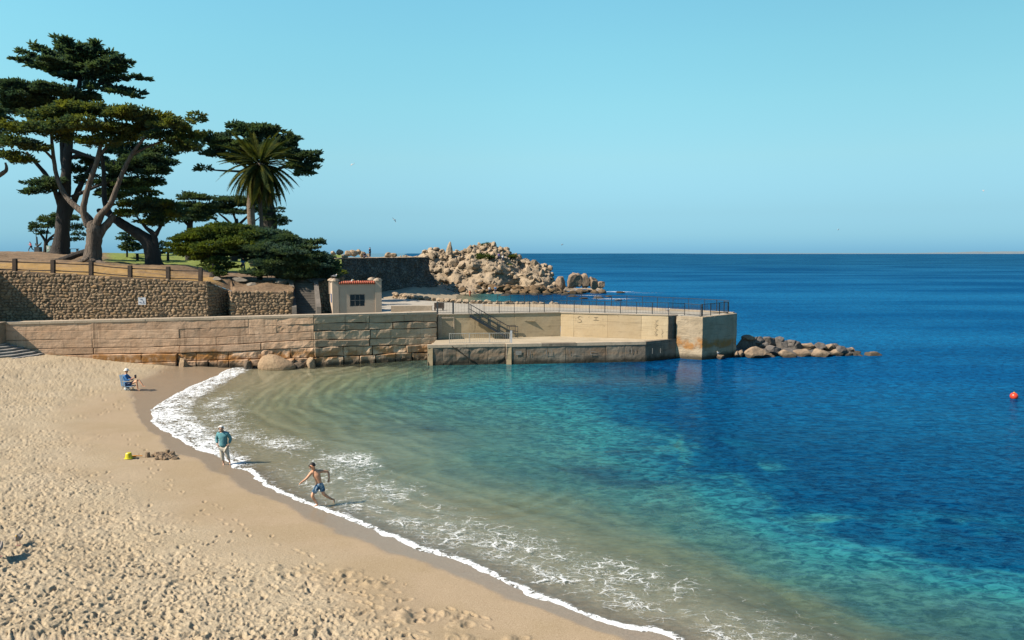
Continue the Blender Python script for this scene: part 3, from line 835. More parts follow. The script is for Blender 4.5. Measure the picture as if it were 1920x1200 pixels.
# ---- left end: pier stub and the fan of steps
M_STEP = mat('grey_step_concrete', (0.46, 0.42, 0.37), (0.32, 0.30, 0.27), 1.3, 0.9, 0.5, 7)
pz = SW.P(SW.u(-4), 0, 0.45)
st_ = MB()
za, zb = atY(5, 607, pz.y).z, 1.2
st_.box((pz.x - 0.05, pz.y, (za + zb) / 2), (0.55, 0.9, za - zb), 0.1)
st_.box((pz.x - 0.05, pz.y, za + 0.05), (0.68, 1.0, 0.12), 0.1)
tag(st_.solo('wall_pier', mat('pier_concrete', (0.40, 0.31, 0.21), None, 1.0, 0.9, 0.4), 'short square concrete pier at the top of the curved beach steps', 'pier'), None)
cs = Vector((-41.4, 57.2))
steps = thing('beach_steps', (cs.x, cs.y, 1.2), 'fan of curved grey concrete steps dropping from the sea wall to the sand', 'steps')
NS = 8
for i in range(NS):
    r = 2.1 + i * 0.46
    zt = 2.55 - i * 0.165
    m = MB()
    n = 26
    outer = []
    for k in range(n + 1):
        a = R(-118 + 128 * k / n)
        rr = r * (1 + 0.012 * math.sin(k * 1.7 + i))
        outer.append((cs.x + rr * math.cos(a) * 1.05, cs.y + rr * math.sin(a) * 1.0))
    inner = [(cs.x + (r - 0.62) * math.cos(R(-118 + 128 * k / n)) * 1.05, cs.y + (r - 0.62) * math.sin(R(-118 + 128 * k / n))) for k in range(n + 1)]
    if i == 0:
        m.prism([(cs.x, cs.y)] + outer, zt - 0.5, zt)
    else:
        for k in range(n):
            m.prism([outer[k], outer[k + 1], inner[k + 1], inner[k]], zt - 0.5, zt)
        # rounded lip
        m.tube([(x, y, zt - 0.045) for x, y in outer], 0.05, 6)
    m.build('step', M_STEP, steps)

# ---- rubble wall: every stone a piece
M_MORTAR = mat('dark_mortar', (0.24, 0.165, 0.105), (0.15, 0.105, 0.07), 2.0, 0.95, 0.7, 14)
M_STONE = mat('rubble_stone', (0.42, 0.295, 0.18), (0.29, 0.20, 0.125), 2.2, 0.9, 0.8, 9, 0.05, objvar=0.36)
# sections: (px a, py a, Y a, px b, py b, Y b)
RUB = [(-75, 502, 61.6, 185, 517, 62.6), (185, 517, 62.6, 388, 528, 63.6), (388, 528, 63.6, 431, 544, 66.6), (427.5, 545, 66.7, 433, 546, 64.4), (433, 546, 64.4, 548, 547, 65.4), (597, 529, 71.2, 645, 517, 72.8)]
rubble = thing('rubble_wall', atY(200, 604, 63), 'rough brown rubble stone retaining wall holding up the tree covered terrace', 'wall')
stone_meshes = []
for i in range(7):
    V, Fc = rock_shape(50 + i, 2, 6, 0.10)
    stone_meshes.append(mesh_data('stone', V * np.array([0.5, 0.5, 0.5]), Fc, M_STONE))
stones = []
def stone_obj(me, loc, rot, sc, parent):
    o = bpy.data.objects.new('stone', me)
    link(o, parent)
    o.location = Vector(loc) - worldloc(parent)
    o.rotation_euler = rot
    o.scale = sc
    return o
bodyv = MB()
for (pa, ya, Ya, pb, yb, Yb) in RUB:
    A, B = atY(pa, ya, Ya), atY(pb, yb, Yb)
    d = Vector((B.x - A.x, B.y - A.y)); L = d.length; d.normalize(); nrm = Vector((d.y, -d.x))
    ang = math.atan2(d.y, d.x)
    hh = 1
    bodyv.prism([(A.x, A.y), (B.x, B.y), (B.x - nrm.x * 1.2, B.y - nrm.y * 1.2), (A.x - nrm.x * 1.2, A.y - nrm.y * 1.2)], 2.7, [A.z - 0.05, B.z - 0.05, B.z - 0.05, A.z - 0.05])
    z = 3.0
    row = 0
    while z < max(A.z, B.z) - 0.05:
        rh = random.uniform(0.19, 0.29)
        u = random.uniform(-0.2, 0)
        while u < L:
            w = random.choice([random.uniform(0.2, 0.38), random.uniform(0.3, 0.62)])
            uc = u + w / 2
            zt = A.z + (B.z - A.z) * min(max(uc / L, 0), 1)
            zc = z + rh / 2 + random.uniform(-0.05, 0.05)
            if 0 < uc < L and zc < zt - 0.06:
                h2 = rh * random.uniform(0.85, 1.3)
                depth = random.uniform(0.14, 0.26)
                stones.append((w * h2, (A.x + d.x * uc - nrm.x * 0.02, A.y + d.y * uc - nrm.y * 0.02, zc), (random.uniform(-.25, .25), random.uniform(-.35, .35), ang + random.uniform(-0.15, 0.15)), (w * 1.08, depth, h2 * 1.08)))
            u += w * 0.98
        z += rh * 0.94
bodyv.build('wall_body', M_MORTAR, rubble)
vis = [s for s in stones if s[1][0] / s[1][1] > -0.69 and s[1][2] > 3.5]
vis.sort(key=lambda s: -s[0] / s[1][1])
big, rest = vis[:300], vis[300:]
for i, s in enumerate(big):
    stone_obj(stone_meshes[i % 7], s[1], s[2], s[3], rubble)
sv = MB()
def add_inst(mb, V, Fc, loc, rot, sc):
    Mx = Matrix.LocRotScale(Vector(loc), Euler(rot), Vector(sc))
    Ma = np.array(Mx)
    P = np.asarray(V) @ Ma[:3, :3].T + Ma[:3, 3]
    mb.add(P, Fc)
for i, s in enumerate(rest):
    V, Fc = rock_shape(50 + i % 7, 2, 6, 0.10)
    add_inst(sv, V * 0.5, Fc, s[1], s[2], s[3])
M_STONE2 = mat('rubble_stone_small', (0.44, 0.31, 0.19), (0.24, 0.165, 0.105), 2.6, 0.9, 0.8, 9, 0.05)
o = sv.build('small_stones', M_STONE2, rubble); o['kind'] = 'stuff'

# sign on the rubble wall
p = atY(266.5, 564.5, 62.55)
sg = thing('wall_sign', p, 'small white square notice with dark pictogram fixed to the rubble wall', 'sign')
ang = math.atan2(1.0, 9.0)
MB().box((p.x, p.y - 0.02, p.z), (0.60, 0.03, 0.60), ang).build('plate', plain('white_sign', (0.80, 0.81, 0.84), 0.5), sg)
m = MB()
for (x, z, w, h) in ((-0.04, 0.14, 0.18, 0.05), (0.03, 0.10, 0.1, 0.05), (-0.14, -0.10, 0.16, 0.05), (0.12, -0.06, 0.05, 0.14), (0.16, -0.16, 0.16, 0.04), (-.02, -.16, .12, .03)):
    m.box((p.x + x * math.cos(ang), p.y - 0.04 + x * math.sin(ang), p.z + z), (w, 0.012, h), ang)
m.build('pictogram', plain('sign_print', (0.12, 0.14, 0.22)), sg)

# retaining structure beyond the left edge whose shadow falls across the rubble wall and the steps
lt = MB()
lt.box((-46.9, 58.6, 5.4), (5.2, 7.6, 8.6), 0.1)
lt.box((-46.9, 58.6, 9.85), (5.5, 7.9, 0.3), 0.1)
lt.solo('stair_tower', M_PLASTER, 'plain concrete stair tower beyond the near end of the rubble wall', 'tower')

# ---- shelter: small plastered building with a tiled parapet
M_TILE = mat('red_roof_tile', (0.40, 0.085, 0.045), (0.52, 0.16, 0.09), 3.0, 0.8, 0.3)
A = atY(624, 560, 65.2); ex = Vector((0.95, 0.312)); ey = Vector((-0.312, 0.95))
def bl(u, v, z): return (A.x + ex.x * u + ey.x * v, A.y + ex.y * u + ey.y * v, z)
bang = math.atan2(ex.y, ex.x)
sh = thing('shelter', bl(2.1, 1.6, 3.2), 'small beige plastered building with a barred window and red tiled parapet above the sea wall', 'building')
Wd_, Dp_ = 4.15, 3.3
zb_, zr_ = 3.2, atY(670, 532, 66).z
wx0, wx1 = 1.45, 2.75
wz0, wz1 = atY(670, 574.5, 66).z, atY(670, 551.5, 66).z
m = MB()   # front wall around the window opening
for (a, b, c, d) in ((0.2, wx0, zb_, zr_), (wx1, Wd_ - .2, zb_, zr_), (wx0, wx1, zb_, wz0), (wx0, wx1, wz1, zr_)):
    m.prism([bl(a, 0.03, 0)[:2], bl(b, 0.03, 0)[:2], bl(b, 0.25, 0)[:2], bl(a, 0.25, 0)[:2]], c, d)
m.prism([bl(0.03, 0.25, 0)[:2], bl(0.25, 0.25, 0)[:2], bl(0.25, Dp_, 0)[:2], bl(0.03, Dp_, 0)[:2]], zb_, zr_)
m.prism([bl(Wd_ - .25, 0.25, 0)[:2], bl(Wd_ - .03, 0.25, 0)[:2], bl(Wd_ - .03, Dp_, 0)[:2], bl(Wd_ - .25, Dp_, 0)[:2]], zb_, zr_)
m.prism([bl(0.25, Dp_ - .2, 0)[:2], bl(Wd_ - .25, Dp_ - .2, 0)[:2], bl(Wd_ - .25, Dp_, 0)[:2], bl(.25, Dp_, 0)[:2]], zb_, zr_)
m.build('wall', M_PLASTER, sh)
MB().prism([bl(.25, .25, 0)[:2], bl(Wd_ - .25, .25, 0)[:2], bl(Wd_ - .25, Dp_ - .2, 0)[:2], bl(.25, Dp_ - .2, 0)[:2]], zr_ - 0.45, zr_ - 0.3).build('roof', M_PATH, sh)
for (u, v, dz) in ((0.23, 0.23, 0.10), (Wd_ - .23, 0.23, 0.10), (0.23, Dp_ - .2, 0.05), (Wd_ - .35, Dp_ - .2, 0.08)):
    k = MB()
    k.prism([bl(u - .27, v - .27, 0)[:2], bl(u + .27, v - .27, 0)[:2], bl(u + .27, v + .27, 0)[:2], bl(u - .27, v + .27, 0)[:2]], zb_ if v < 1 else zr_ - 1.0, zr_ + dz + 0.15)
    po = k.build('corner_pillar', M_PLASTER, sh)
    k = MB()
    zc = zr_ + dz + 0.15
    for r_, z0, z1 in ((0.40, zc, zc + .07), (0.36, zc + .07, zc + .13), (0.27, zc + .13, zc + .19), (0.14, zc + .19, zc + .23)):
        k.prism([bl(u + r_ * math.cos(R(q)), v + r_ * math.sin(R(q)), 0)[:2] for q in range(0, 360, 30)], z0, z1)
    k.build('pillar_cap', M_PLASTER, po)
for i in range(17):   # barrel tiles along the parapet
    u = 0.62 + i * 0.183
    V, Fc = tube([bl(u, -0.12, zr_ + 0.06), bl(u, 0.10, zr_ + 0.12), bl(u, 0.36, zr_ + 0.19)], [0.095, 0.09, 0.085], 8)
    obj('roof_tile', V, Fc, M_TILE, sh, True)
MB().prism([bl(.5, .0, 0)[:2], bl(Wd_ - .5, 0.0, 0)[:2], bl(Wd_ - .5, .4, 0)[:2], bl(.5, .4, 0)[:2]], zr_ - 0.03, zr_ + 0.055).build('tile_bed', M_TILE, sh)
M_GLASS = mat('dark_window_glass', (0.02, 0.025, 0.035), None, 2, 0.12, 0, spec=0.5)
M_BAR = plain('pale_window_bar', (0.30, 0.27, 0.24))
win = MB()
for a, b, c, d in ((wx0, wx1, wz0, wz0 + .05), (wx0, wx1, wz1 - .05, wz1), (wx0, wx0 + .05, wz0 + .05, wz1 - .05), (wx1 - .05, wx1, wz0 + .05, wz1 - .05)):
    win.prism([bl(a, .08, 0)[:2], bl(b, .08, 0)[:2], bl(b, .14, 0)[:2], bl(a, .14, 0)[:2]], c, d)
wo_ = win.build('window', M_BAR, sh)
for i in range(3):
    for j in range(2):
        a = wx0 + .05 + i * (wx1 - wx0 - .1) / 3; b = a + (wx1 - wx0 - .1) / 3
        c = wz0 + .05 + j * (wz1 - wz0 - .1) / 2; d = c + (wz1 - wz0 - .1) / 2
        MB().prism([bl(a + .012, .12, 0)[:2], bl(b - .012, .12, 0)[:2], bl(b - .012, .15, 0)[:2], bl(a + .012, .15, 0)[:2]], c + .012, d - .012).build('pane', M_GLASS, wo_)
gb = MB()
for i in (1, 2):
    a = wx0 + .05 + i * (wx1 - wx0 - .1) / 3
    gb.prism([bl(a - .016, .06, 0)[:2], bl(a + .016, .06, 0)[:2], bl(a + .016, .118, 0)[:2], bl(a - .016, .118, 0)[:2]], wz0 + .05, wz1 - .05)
zm = (wz0 + wz1) / 2
gb.prism([bl(wx0 + .05, .05, 0)[:2], bl(wx1 - .05, .05, 0)[:2], bl(wx1 - .05, .10, 0)[:2], bl(wx0 + .05, .10, 0)[:2]], zm - .016, zm + .016)
gb.build('window_bars', M_BAR, wo_)
# blue notice on the side wall
q = bl(0.02, 1.5, 4.95)
m = MB().prism([bl(-.03, 1.2, 0)[:2], bl(.02, 1.2, 0)[:2], bl(.02, 1.8, 0)[:2], bl(-.03, 1.8, 0)[:2]], 4.7, 5.45)
m.solo('blue_sign', plain('blue_notice', (0.05, 0.14, 0.33)), 'small blue notice on the shaded side wall of the beige building', 'sign')

# stairs up to the terrace, left of the shelter
ts = thing('terrace_stairs', atY(570, 600, 66), 'dark concrete stairway climbing from the walkway to the terrace beside the beige building', 'stairs')
M_DSTEP = mat('stair_concrete', (0.20, 0.175, 0.15), None, 1.0, 0.9, 0.4)
p0 = atY(576, 600, 65.4); p1 = atY(569, 533, 70.6)
for i in range(15):
    t_ = i / 14
    x = p0.x + (p1.x - p0.x) * t_; y = p0.y + (p1.y - p0.y) * t_; z = 3.35 + (p1.z - 3.35) * t_
    MB().box((x, y + 0.35, z - 0.5), (1.75, 0.75, 1.2), 0.05).build('step', M_DSTEP, ts)
for px in (552, 598):
    a = atY(px, 590, 65.2); b = atY(px - 6, 540, 70.8)
    MB().prism([(a.x - .2, a.y), (a.x + .2, a.y), (b.x + .2, b.y), (b.x - .2, b.y)], 2.8, [4.4, 4.4, 6.7, 6.7]).build('side_wall', M_DSTEP, ts)

# ---- dock (lower landing) and pier
ZD = 1.65
D0 = atz(802, 685.5, 0); D1 = atz(947, 682.5, 0); D2 = atz(1210, 677.5, 0)
E0 = atz(1266, 671.5, 0.0); E1 = atz(1316, 675, 0.0)
E2 = Vector((19.6, 65.75, 0))
BL = Vector((atY(820, 600, 64.9).x, 64.9)); BM = Vector((atY(1051, 600, 67.2).x, 67.2)); BR = Vector((atY(1253, 600, 64.45).x, 64.45))
dock = thing('landing_dock', ((D0.x + D2.x) / 2, 62.5, 0), 'low concrete boat landing with stained face below the buff pier walls', 'landing')
ZD_ = lambda u: ZD
class PL(WallLine):
    def __init__(s, a, b):
        s.a = Vector(a[:2]); s.b = Vector(b[:2]); s.d = s.b - s.a; s.L = s.d.length; s.d.normalize(); s.n = Vector((s.d.y, -s.d.x))
core = MB()
core.prism([(D0.x + .3, D0.y + .35), (D1.x, D1.y + .35), (D2.x - 0.1, D2.y + .3), (E0.x - .2, E0.y + .6), (BR.x, BR.y + .5), (BM.x, BM.y + .5), (BL.x - .4, BL.y + .4), (D0.x + .3, 64.3)], -2.5, ZD - .02)
core.build('slab', M_DECK, dock)
zz0 = lambda u: -1.2
zzA = lambda u: ZD - 0.22
def face(line, cuts, out, m, seed, ztop=None, rough=0.03, step=0.25, parent=dock, name='face_panel', z0=zz0, gap=0.006):
    for i in range(len(cuts) - 1):
        block(line, line.L * cuts[i], line.L * cuts[i + 1], z0, ztop or zzA, out + random.uniform(-.012, .012), name, m, parent, seed + i, step, 0.4, gap, rough, 0, .01, .012)
face(PL(D0, D1), [0, .2, .37, .53, .78, 1], 0.0, M_DOCKFACE, 700, rough=.08)
D1b = Vector((D1.x + .1, D1.y - .32, 0)); D2b = Vector((D2.x, D2.y - 0.15, 0))
face(PL(D1b, D2b), [0, .14, .29, .42, .56, .71, .85, 1], 0.0, M_DOCKFACE, 720)
face(PL(D2b, Vector((E0.x + .1, E0.y + .1, 0))), [0, .5, 1], 0.0, M_DOCKFACE, 740)
face(PL((D0.x, 64.4), D0), [0, .5, 1], 0.0, M_BUFF, 745)
face(PL((D1b.x, D1b.y + .35), D1b), [0, 1], 0.0, M_BUFF, 748, rough=0.01)
cp_ = MB()
for a, b, w in ((D0, D1, .5), (D1b, D2b, .6), (D2b, Vector((E0.x + .1, E0.y + .2, 0)), .5)):
    l = PL(a, b); n = max(2, int(l.L / 2.4))
    for i in range(n):
        u0, u1 = l.L * i / n, l.L * (i + 1) / n - .015
        MB().prism([l.P(u0, 0, .05)[:2], l.P(u1, 0, .05)[:2], l.P(u1, 0, -w)[:2], l.P(u0, 0, -w)[:2]], ZD - .215, ZD + .02 + 0.03 * random.random()).build('edge_slab', M_COPING if random.random() < .6 else M_DOCKFACE, dock)
# jagged crack across the left panel
ck = MB()
l = PL(D0, D1)
pts = [(1.95, 1.55), (2.15, 1.38), (2.4, 1.30), (2.5, 1.12), (2.75, 1.0), (2.85, .85), (3.1, .72), (3.2, .55), (3.55, .4), (3.75, .3)]
for i in range(len(pts) - 1):
    ck.bar(l.P(pts[i][0], pts[i][1], .05), l.P(pts[i + 1][0], pts[i + 1][1], .05), .07 + .05 * random.random(), .06)
ck.build('crack', M_CORE, dock)
# old mooring rings and chalk marks
M_CHALK = mat('faded_white_paint', (0.36, 0.335, 0.30), (0.25, 0.22, 0.19), 5, 0.9, 0)
l = PL(D1b, D2b)
for u, z, w, h in ((1.0, .95, .5, .35), (1.75, .9, .05, .4), (1.95, .9, .05, .35), (3.3, .9, .05, .5), (3.75, .9, .05, .4), (3.5, .72, .4, .04), (5.2, .95, .04, .4), (5.6, .75, .5, .04), (7.2, .95, .45, .04), (7.2, .7, .5, .05), (7.0, .85, .05, .3), (10.2, 1.0, .05, .35), (10.5, .95, .05, .4), (10.8, 1.0, .05, .3), (12.3, .9, .05, .45), (13.0, .9, .06, .4)):
    q = l.P(u, z, .062)
    MB().box(q, (w, .01, h), math.atan2(l.d.y, l.d.x)).build('chalk_mark', M_CHALK, dock)

pier = thing('pier', (BM.x, 70, 0), 'concrete pier with buff recess walls ending in a rough block over the water', 'pier')
ZP = 3.72
PF = [(BL.x - 1.9, 64.2), (BL.x, BL.y), (BM.x, BM.y), (BR.x, BR.y), (E0.x + .25, E0.y + 0.35), (E1.x, E1.y + 0.3), (E2.x, E2.y), (17.5, 68.0), (12.5, 70.6), (3.0, 74.6), (-3.5, 78.0), (-12, 76)]
dk = MB()
# deck polygon cut into convex pieces
PI_ = lambda p: (p[0], p[1] + 0.32)
dk.prism([PI_(PF[0]), PI_(PF[1]), PI_(PF[2]), PF[9], PF[10], PF[11]], 2.5, [3.6, 3.77, ZP, ZP, 3.6, 3.4])
dk.prism([PI_(PF[2]), PI_(PF[3]), (13.4, 69.9), PF[9]], 2.5, ZP)
dk.prism([PI_(PF[3]), PI_(PF[4]), PI_(PF[5]), PF[6], PF[7], (13.4, 69.9)], 2.5, [ZP - .08, ZP - .08, ZP - .06, 3.74, 3.74, ZP])
dk.build('deck', M_PATH, pier)
def ztopL(u): return 3.78
wl1, wl2 = PL(BL, BM), PL(BM, BR)
zdk = lambda u: ZD - .1
face(wl1, [0, .055, .30, .62, 1], 0.0, M_BUFF, 800, lambda u: 3.72, .012, .5, pier, 'wall_panel', zdk, .004)
face(wl2, [0, .13, .45, .76, 1], 0.0, M_BUFF, 820, lambda u: 3.70, .012, .5, pier, 'wall_panel', zdk, .004)
for l, zz in ((wl1, 3.72), (wl2, 3.70)):
    MB().prism([l.P(-.02, 0, .06)[:2], l.P(l.L - .02, 0, .06)[:2], l.P(l.L - .02, 0, -.3)[:2], l.P(0, 0, -.3)[:2]], zz + .002, zz + .075).build('coping', M_COPING, pier)
# return wall and end block
rw_ = PL(Vector((BR.x, BR.y)), Vector((E0.x + .2, E0.y + 1.1)))
MB().prism([(BR.x + .02, BR.y - .02), (E0.x + .35, E0.y + .75), (E0.x + .6, E0.y + 2), (BR.x + .1, BR.y + 1.5)], -1.5, 3.66).build('return_wall', M_DOCKFACE, pier)
eb1, eb2 = PL(E0 + Vector((0.05, .1, 0)), E1), PL(E1, E2)
zE = lambda u: 3.62
zE2 = lambda u: 3.64 + 0.16 * u / eb2.L
face(eb1, [0, 1], 0.0, M_ENDROUGH, 840, zE, .045, .12, pier, 'end_face', zz0, .0)
face(eb2, [0, 1], 0.0, M_ENDROUGH, 846, zE2, .05, .16, pier, 'end_face', zz0, .0)
MB().prism([(E0.x + .3, E0.y + .3), (E1.x - .05, E1.y + .35), (E2.x - .3, E2.y - .02), (E2.x - .4, E2.y + 1.6), (E0.x + 2, E0.y + 3)], -2.5, [3.55, 3.55, 3.72, 3.72, 3.6]).build('core', M_DOCKFACE, pier)
eb3 = PL(E2, Vector((E2.x - 1.7, E2.y + 2.6, 0)))
face(eb3, [0, 1], 0.0, M_ENDROUGH, 852, lambda u: 3.8, .1, .3, pier, 'end_face', zz0, .0)
# far parapet
pr_ = [(-3.0, 77.6, 3.75), (4.0, 74.2, 4.02), (12.2, 70.6, 3.98), (17.4, 68.1, 3.86), (E2.x - .2, E2.y + .6, 3.84)]
for i in range(len(pr_) - 1):
    a, b = pr_[i], pr_[i + 1]
    l = PL(a, b)
    MB().prism([l.P(0, 0, 0)[:2], l.P(l.L, 0, 0)[:2], l.P(l.L, 0, -.4)[:2], l.P(0, 0, -.4)[:2]], 2.4, [a[2], b[2], b[2], a[2]]).build('parapet', M_COPING, pier)
# door and pilaster at the left end of the recess
dl = wl1
z0, z1 = ZD + .0, atY(838, 598, 64.5).z
MB().prism([dl.P(0.05, 0, .10)[:2], dl.P(.24, 0, .10)[:2], dl.P(.24, 0, .012)[:2], dl.P(.05, 0, .012)[:2]], ZD, 3.66).build('pilaster', M_COPING, pier)
dr = MB().prism([dl.P(.36, 0, .07)[:2], dl.P(1.38, 0, .07)[:2], dl.P(1.38, 0, .016)[:2], dl.P(.36, 0, .016)[:2]], ZD, z1).build('door', plain('buff_door', (0.50, 0.385, 0.25)), pier)
m = MB()
for a, b, c, d in ((.24, .36, ZD, z1 + .1), (1.38, 1.46, ZD, z1 + .1), (.36, 1.38, z1, z1 + .1)):
    m.prism([dl.P(a, 0, .12)[:2], dl.P(b, 0, .12)[:2], dl.P(b, 0, .014)[:2], dl.P(a, 0, .014)[:2]], c, d)
m.build('door_frame', M_COPING, dr)
MB().box(dl.P(1.28, ZD + 1.0, .1), (.05, .06, .12)).build('door_handle', plain('dull_metal', (.15, .14, .13), .5), dr)
# scrawled graffiti on the bright wall
M_GRAF = mat('graffiti_stain', (0.27, 0.20, 0.14), (0.4, .3, .2), 6, .9, 0)
def stroke(l, pts, w=.035):
    g = MB()
    for i in range(len(pts) - 1):
        g.bar(l.P(pts[i][0], pts[i][1], .012), l.P(pts[i + 1][0], pts[i + 1][1], .012), w, .012)
    g.build('graffiti', M_GRAF, pier)
stroke(wl2, [(1.95, 3.40), (1.75, 3.48), (1.55, 3.38), (1.62, 3.24), (1.85, 3.14), (1.9, 3.0), (1.7, 2.92), (1.5, 2.98)])
stroke(wl2, [(3.0, 3.42), (3.35, 3.42)]); stroke(wl2, [(3.18, 3.42), (3.18, 3.18)]); stroke(wl2, [(2.95, 3.17), (3.42, 3.17)])
for i in range(7):
    z = 3.3 - i * .2
    stroke(wl2, [(8.3 + .1 * math.sin(i * 2), z), (8.5 + .1 * math.cos(i * 3), z - .05), (8.36, z - .14), (8.52, z - .2)], .03)
stroke(wl2, [(8.9, 2.5), (9.02, 2.25), (8.9, 2.1), (9.0, 1.85)], .03)
# ================================================================ RAILINGS, STAIRS, RIP-RAP
M_IRON = plain('dark_painted_iron', (0.035, 0.045, 0.055), 0.5, 0.4)
M_GALV = plain('pale_galvanised_rail', (0.50, 0.46, 0.40), 0.5, 0.4)
def railing(name, pts, label, m, cat='railing', post_every=1.32, hgt=1.03, pick=0.13, heavy=(), group=None, pw=0.05):
    """pts: 3D polyline of the rail's foot"""
    root = thing(name, pts[0], label, cat, group)
    pk = MB()
    for i in range(len(pts) - 1):
        a, b = Vector(pts[i]), Vector(pts[i + 1])
        n = max(1, round((b - a).length / post_every))
        up = Vector((0, 0, 1))
        for z, w in ((hgt - 0.02, .045), (0.10, .035)):
            MB().bar(a + up * z, b + up * z, w).build('rail', m, root)
        for k in range(n + (1 if i == len(pts) - 2 else 0)):
            q = a.lerp(b, k / n)
            hv = (i, k) in heavy
            MB().bar(q, q + up * (hgt + (.02 if hv else 0)), pw * (2.6 if hv else 1)).build('post', m, root)
        npk = int((b - a).length / pick)
        for k in range(1, npk):
            q = a.lerp(b, k / npk)
            pk.bar(q + up * 0.12, q + up * (hgt - .04), .017)
    o = pk.build('pickets', m, root); o['kind'] = 'stuff'
    return root
zr = 3.80
def on(l, u, z, inn=.12): return tuple(l.P(u, z, -inn))
railing('railing', [(BL.x + .0, BL.y + .12, zr), on(wl1, wl1.L - .1, zr), on(wl2, wl2.L, zr - .02), (E0.x + .9, E0.y + .75, 3.66), (E1.x - .1, E1.y + .55, 3.64)],
        'black iron picket railing along the near edge of the pier above the buff recess walls', M_IRON, heavy=((0, 0), (0, 1)))
railing('railing', [(E1.x + .1, E1.y + .75, 3.66), (E2.x - .75, E2.y + .15, 3.76), (E2.x - .95, E2.y + .75, 3.80)],
        'short black iron railing turning the corner on top of the rough pier end', M_IRON, post_every=1.0, heavy=((0, 0),))
fp = [(-1.5, 76.9, 3.80), (4.0, 74.1, 4.03), (12.2, 70.5, 3.99), (17.4, 68.0, 3.87), (E2.x - .45, E2.y + .75, 3.85)]
railing('railing', [(x, y - .1 + .35, z) for x, y, z in fp], 'far black iron railing on the seaward parapet of the pier', M_IRON, post_every=1.45)
lr = [tuple(D0 + Vector((1.7, .75, ZD))), tuple(D1 + Vector((.35, .35, ZD)))]
railing('railing', lr, 'pale thin picket railing on the edge of the boat landing under the metal stairs', M_GALV, post_every=1.55, hgt=.88, pick=.15, pw=.045)
q = D1 + Vector((.5, .35, ZD))
m = MB(); m.bar(q, q + Vector((0, 0, 1.05)), .17, .12)
gp = m.solo('gate_post', plain('pale_grey_post', (.55, .55, .56), .6), 'pale grey thick gate post at the end of the landing railing by the metal stairs', 'post')

# metal stairs from the pier down to the landing
stairs = thing('metal_stairs', wl1.P(wl1.u(940), ZD, .8), 'black open metal stairs with handrails leading from the pier deck to the boat landing', 'stairs')
us, ue = wl1.u(880), wl1.u(950)
for out, nm in ((0.18, 'stringer'), (1.12, 'stringer')):
    MB().bar(wl1.P(us, 3.62, out), wl1.P(ue, ZD + .02, out), .05, .22).build(nm, M_IRON, stairs)
    for dz in (.95, .52):
        r_ = MB()
        r_.bar(wl1.P(us - .15, 3.74 + dz, out), wl1.P(ue, ZD + dz + .1, out), .045)
        r_.bar(wl1.P(ue, ZD + dz + .1, out), wl1.P(ue + .75, ZD + dz + .1, out), .045)
        r_.build('handrail', M_IRON, stairs)
    for k in range(5):
        t_ = k / 4
        z = 3.62 + (ZD - 3.62) * t_
        MB().bar(wl1.P(us + (ue - us) * t_, z, out), wl1.P(us + (ue - us) * t_, z + 1.03 + .1 * (1 - t_) * 0, out), .045).build('baluster', M_IRON, stairs)
    MB().bar(wl1.P(ue + .75, ZD, out), wl1.P(ue + .75, ZD + 1.05, out), .045).build('baluster', M_IRON, stairs)
for k in range(1, 11):
    t_ = k / 11
    z = 3.72 + (ZD - 3.72) * t_
    u = us + (ue - us) * t_
    MB().prism([wl1.P(u - .17, 0, 1.09)[:2], wl1.P(u + .17, 0, 1.09)[:2], wl1.P(u + .17, 0, .21)[:2], wl1.P(u - .17, 0, .21)[:2]], z - .03, z + .01).build('tread', M_IRON, stairs)

# ---- rip-rap beyond the pier end
M_RIP_T = mat('tan_riprap', (0.40, 0.29, 0.195), (0.22, 0.155, 0.105), 1.4, 0.9, 0.9, 5, 0.08, wet=.28)
M_RIP_G = mat('grey_riprap', (0.19, 0.165, 0.145), (0.10, 0.09, 0.085), 1.4, 0.9, 0.9, 5, 0.08, wet=.28)
RIP_LOW = [(118, 478, 26, 38, 't'), (160, 470, 32, 42, 't'), (305, 462, 105, 52, 't'), (455, 512, 78, 32, 't'), (512, 440, 78, 48, 'g'), (655, 485, 76, 45, 't'), (830, 470, 95, 42, 't'), (775, 522, 42, 22, 't'),
           (1010, 485, 88, 52, 't'), (1170, 462, 62, 26, 't'), (1175, 512, 60, 34, 'd'), (1275, 475, 60, 40, 'g'), (1215, 445, 60, 40, 'g'), (1350, 505, 70, 40, 'd'), (1425, 512, 55, 30, 'd'), (1475, 522, 40, 18, 'd'), (1605, 515, 40, 18, 'd'), (1542, 500, 98, 42, 't')]
RIP_UP = [(235, 300, 65, 30, 't'), (350, 325, 70, 34, 'g'), (470, 340, 66, 48, 'g'), (385, 378, 80, 50, 'g'), (600, 385, 80, 66, 'g'), (572, 328, 44, 30, 'g'), (710, 352, 48, 30, 'g'), (728, 398, 64, 54, 'g'),
          (870, 405, 98, 42, 't'), (1000, 392, 56, 34, 'g'), (1090, 405, 64, 34, 't'), (1170, 398, 46, 28, 'g'), (1270, 436, 80, 28, 'g'), (210, 375, 90, 72, 'g'), (1330, 440, 40, 26, 't'), (1395, 470, 46, 26, 'g'), (650, 440, 60, 40, 'g'), (290, 360, 60, 45, 'g'), (930, 440, 60, 30, 'd'), (1100, 440, 50, 26, 'd')]
ORD = ['first', 'second', 'third', 'fourth', 'fifth', 'sixth', 'seventh', 'eighth', 'ninth', 'tenth', 'eleventh', 'twelfth', 'thirteenth', 'fourteenth', 'fifteenth', 'sixteenth', 'seventeenth', 'eighteenth', 'nineteenth', 'twentieth', 'twenty first']
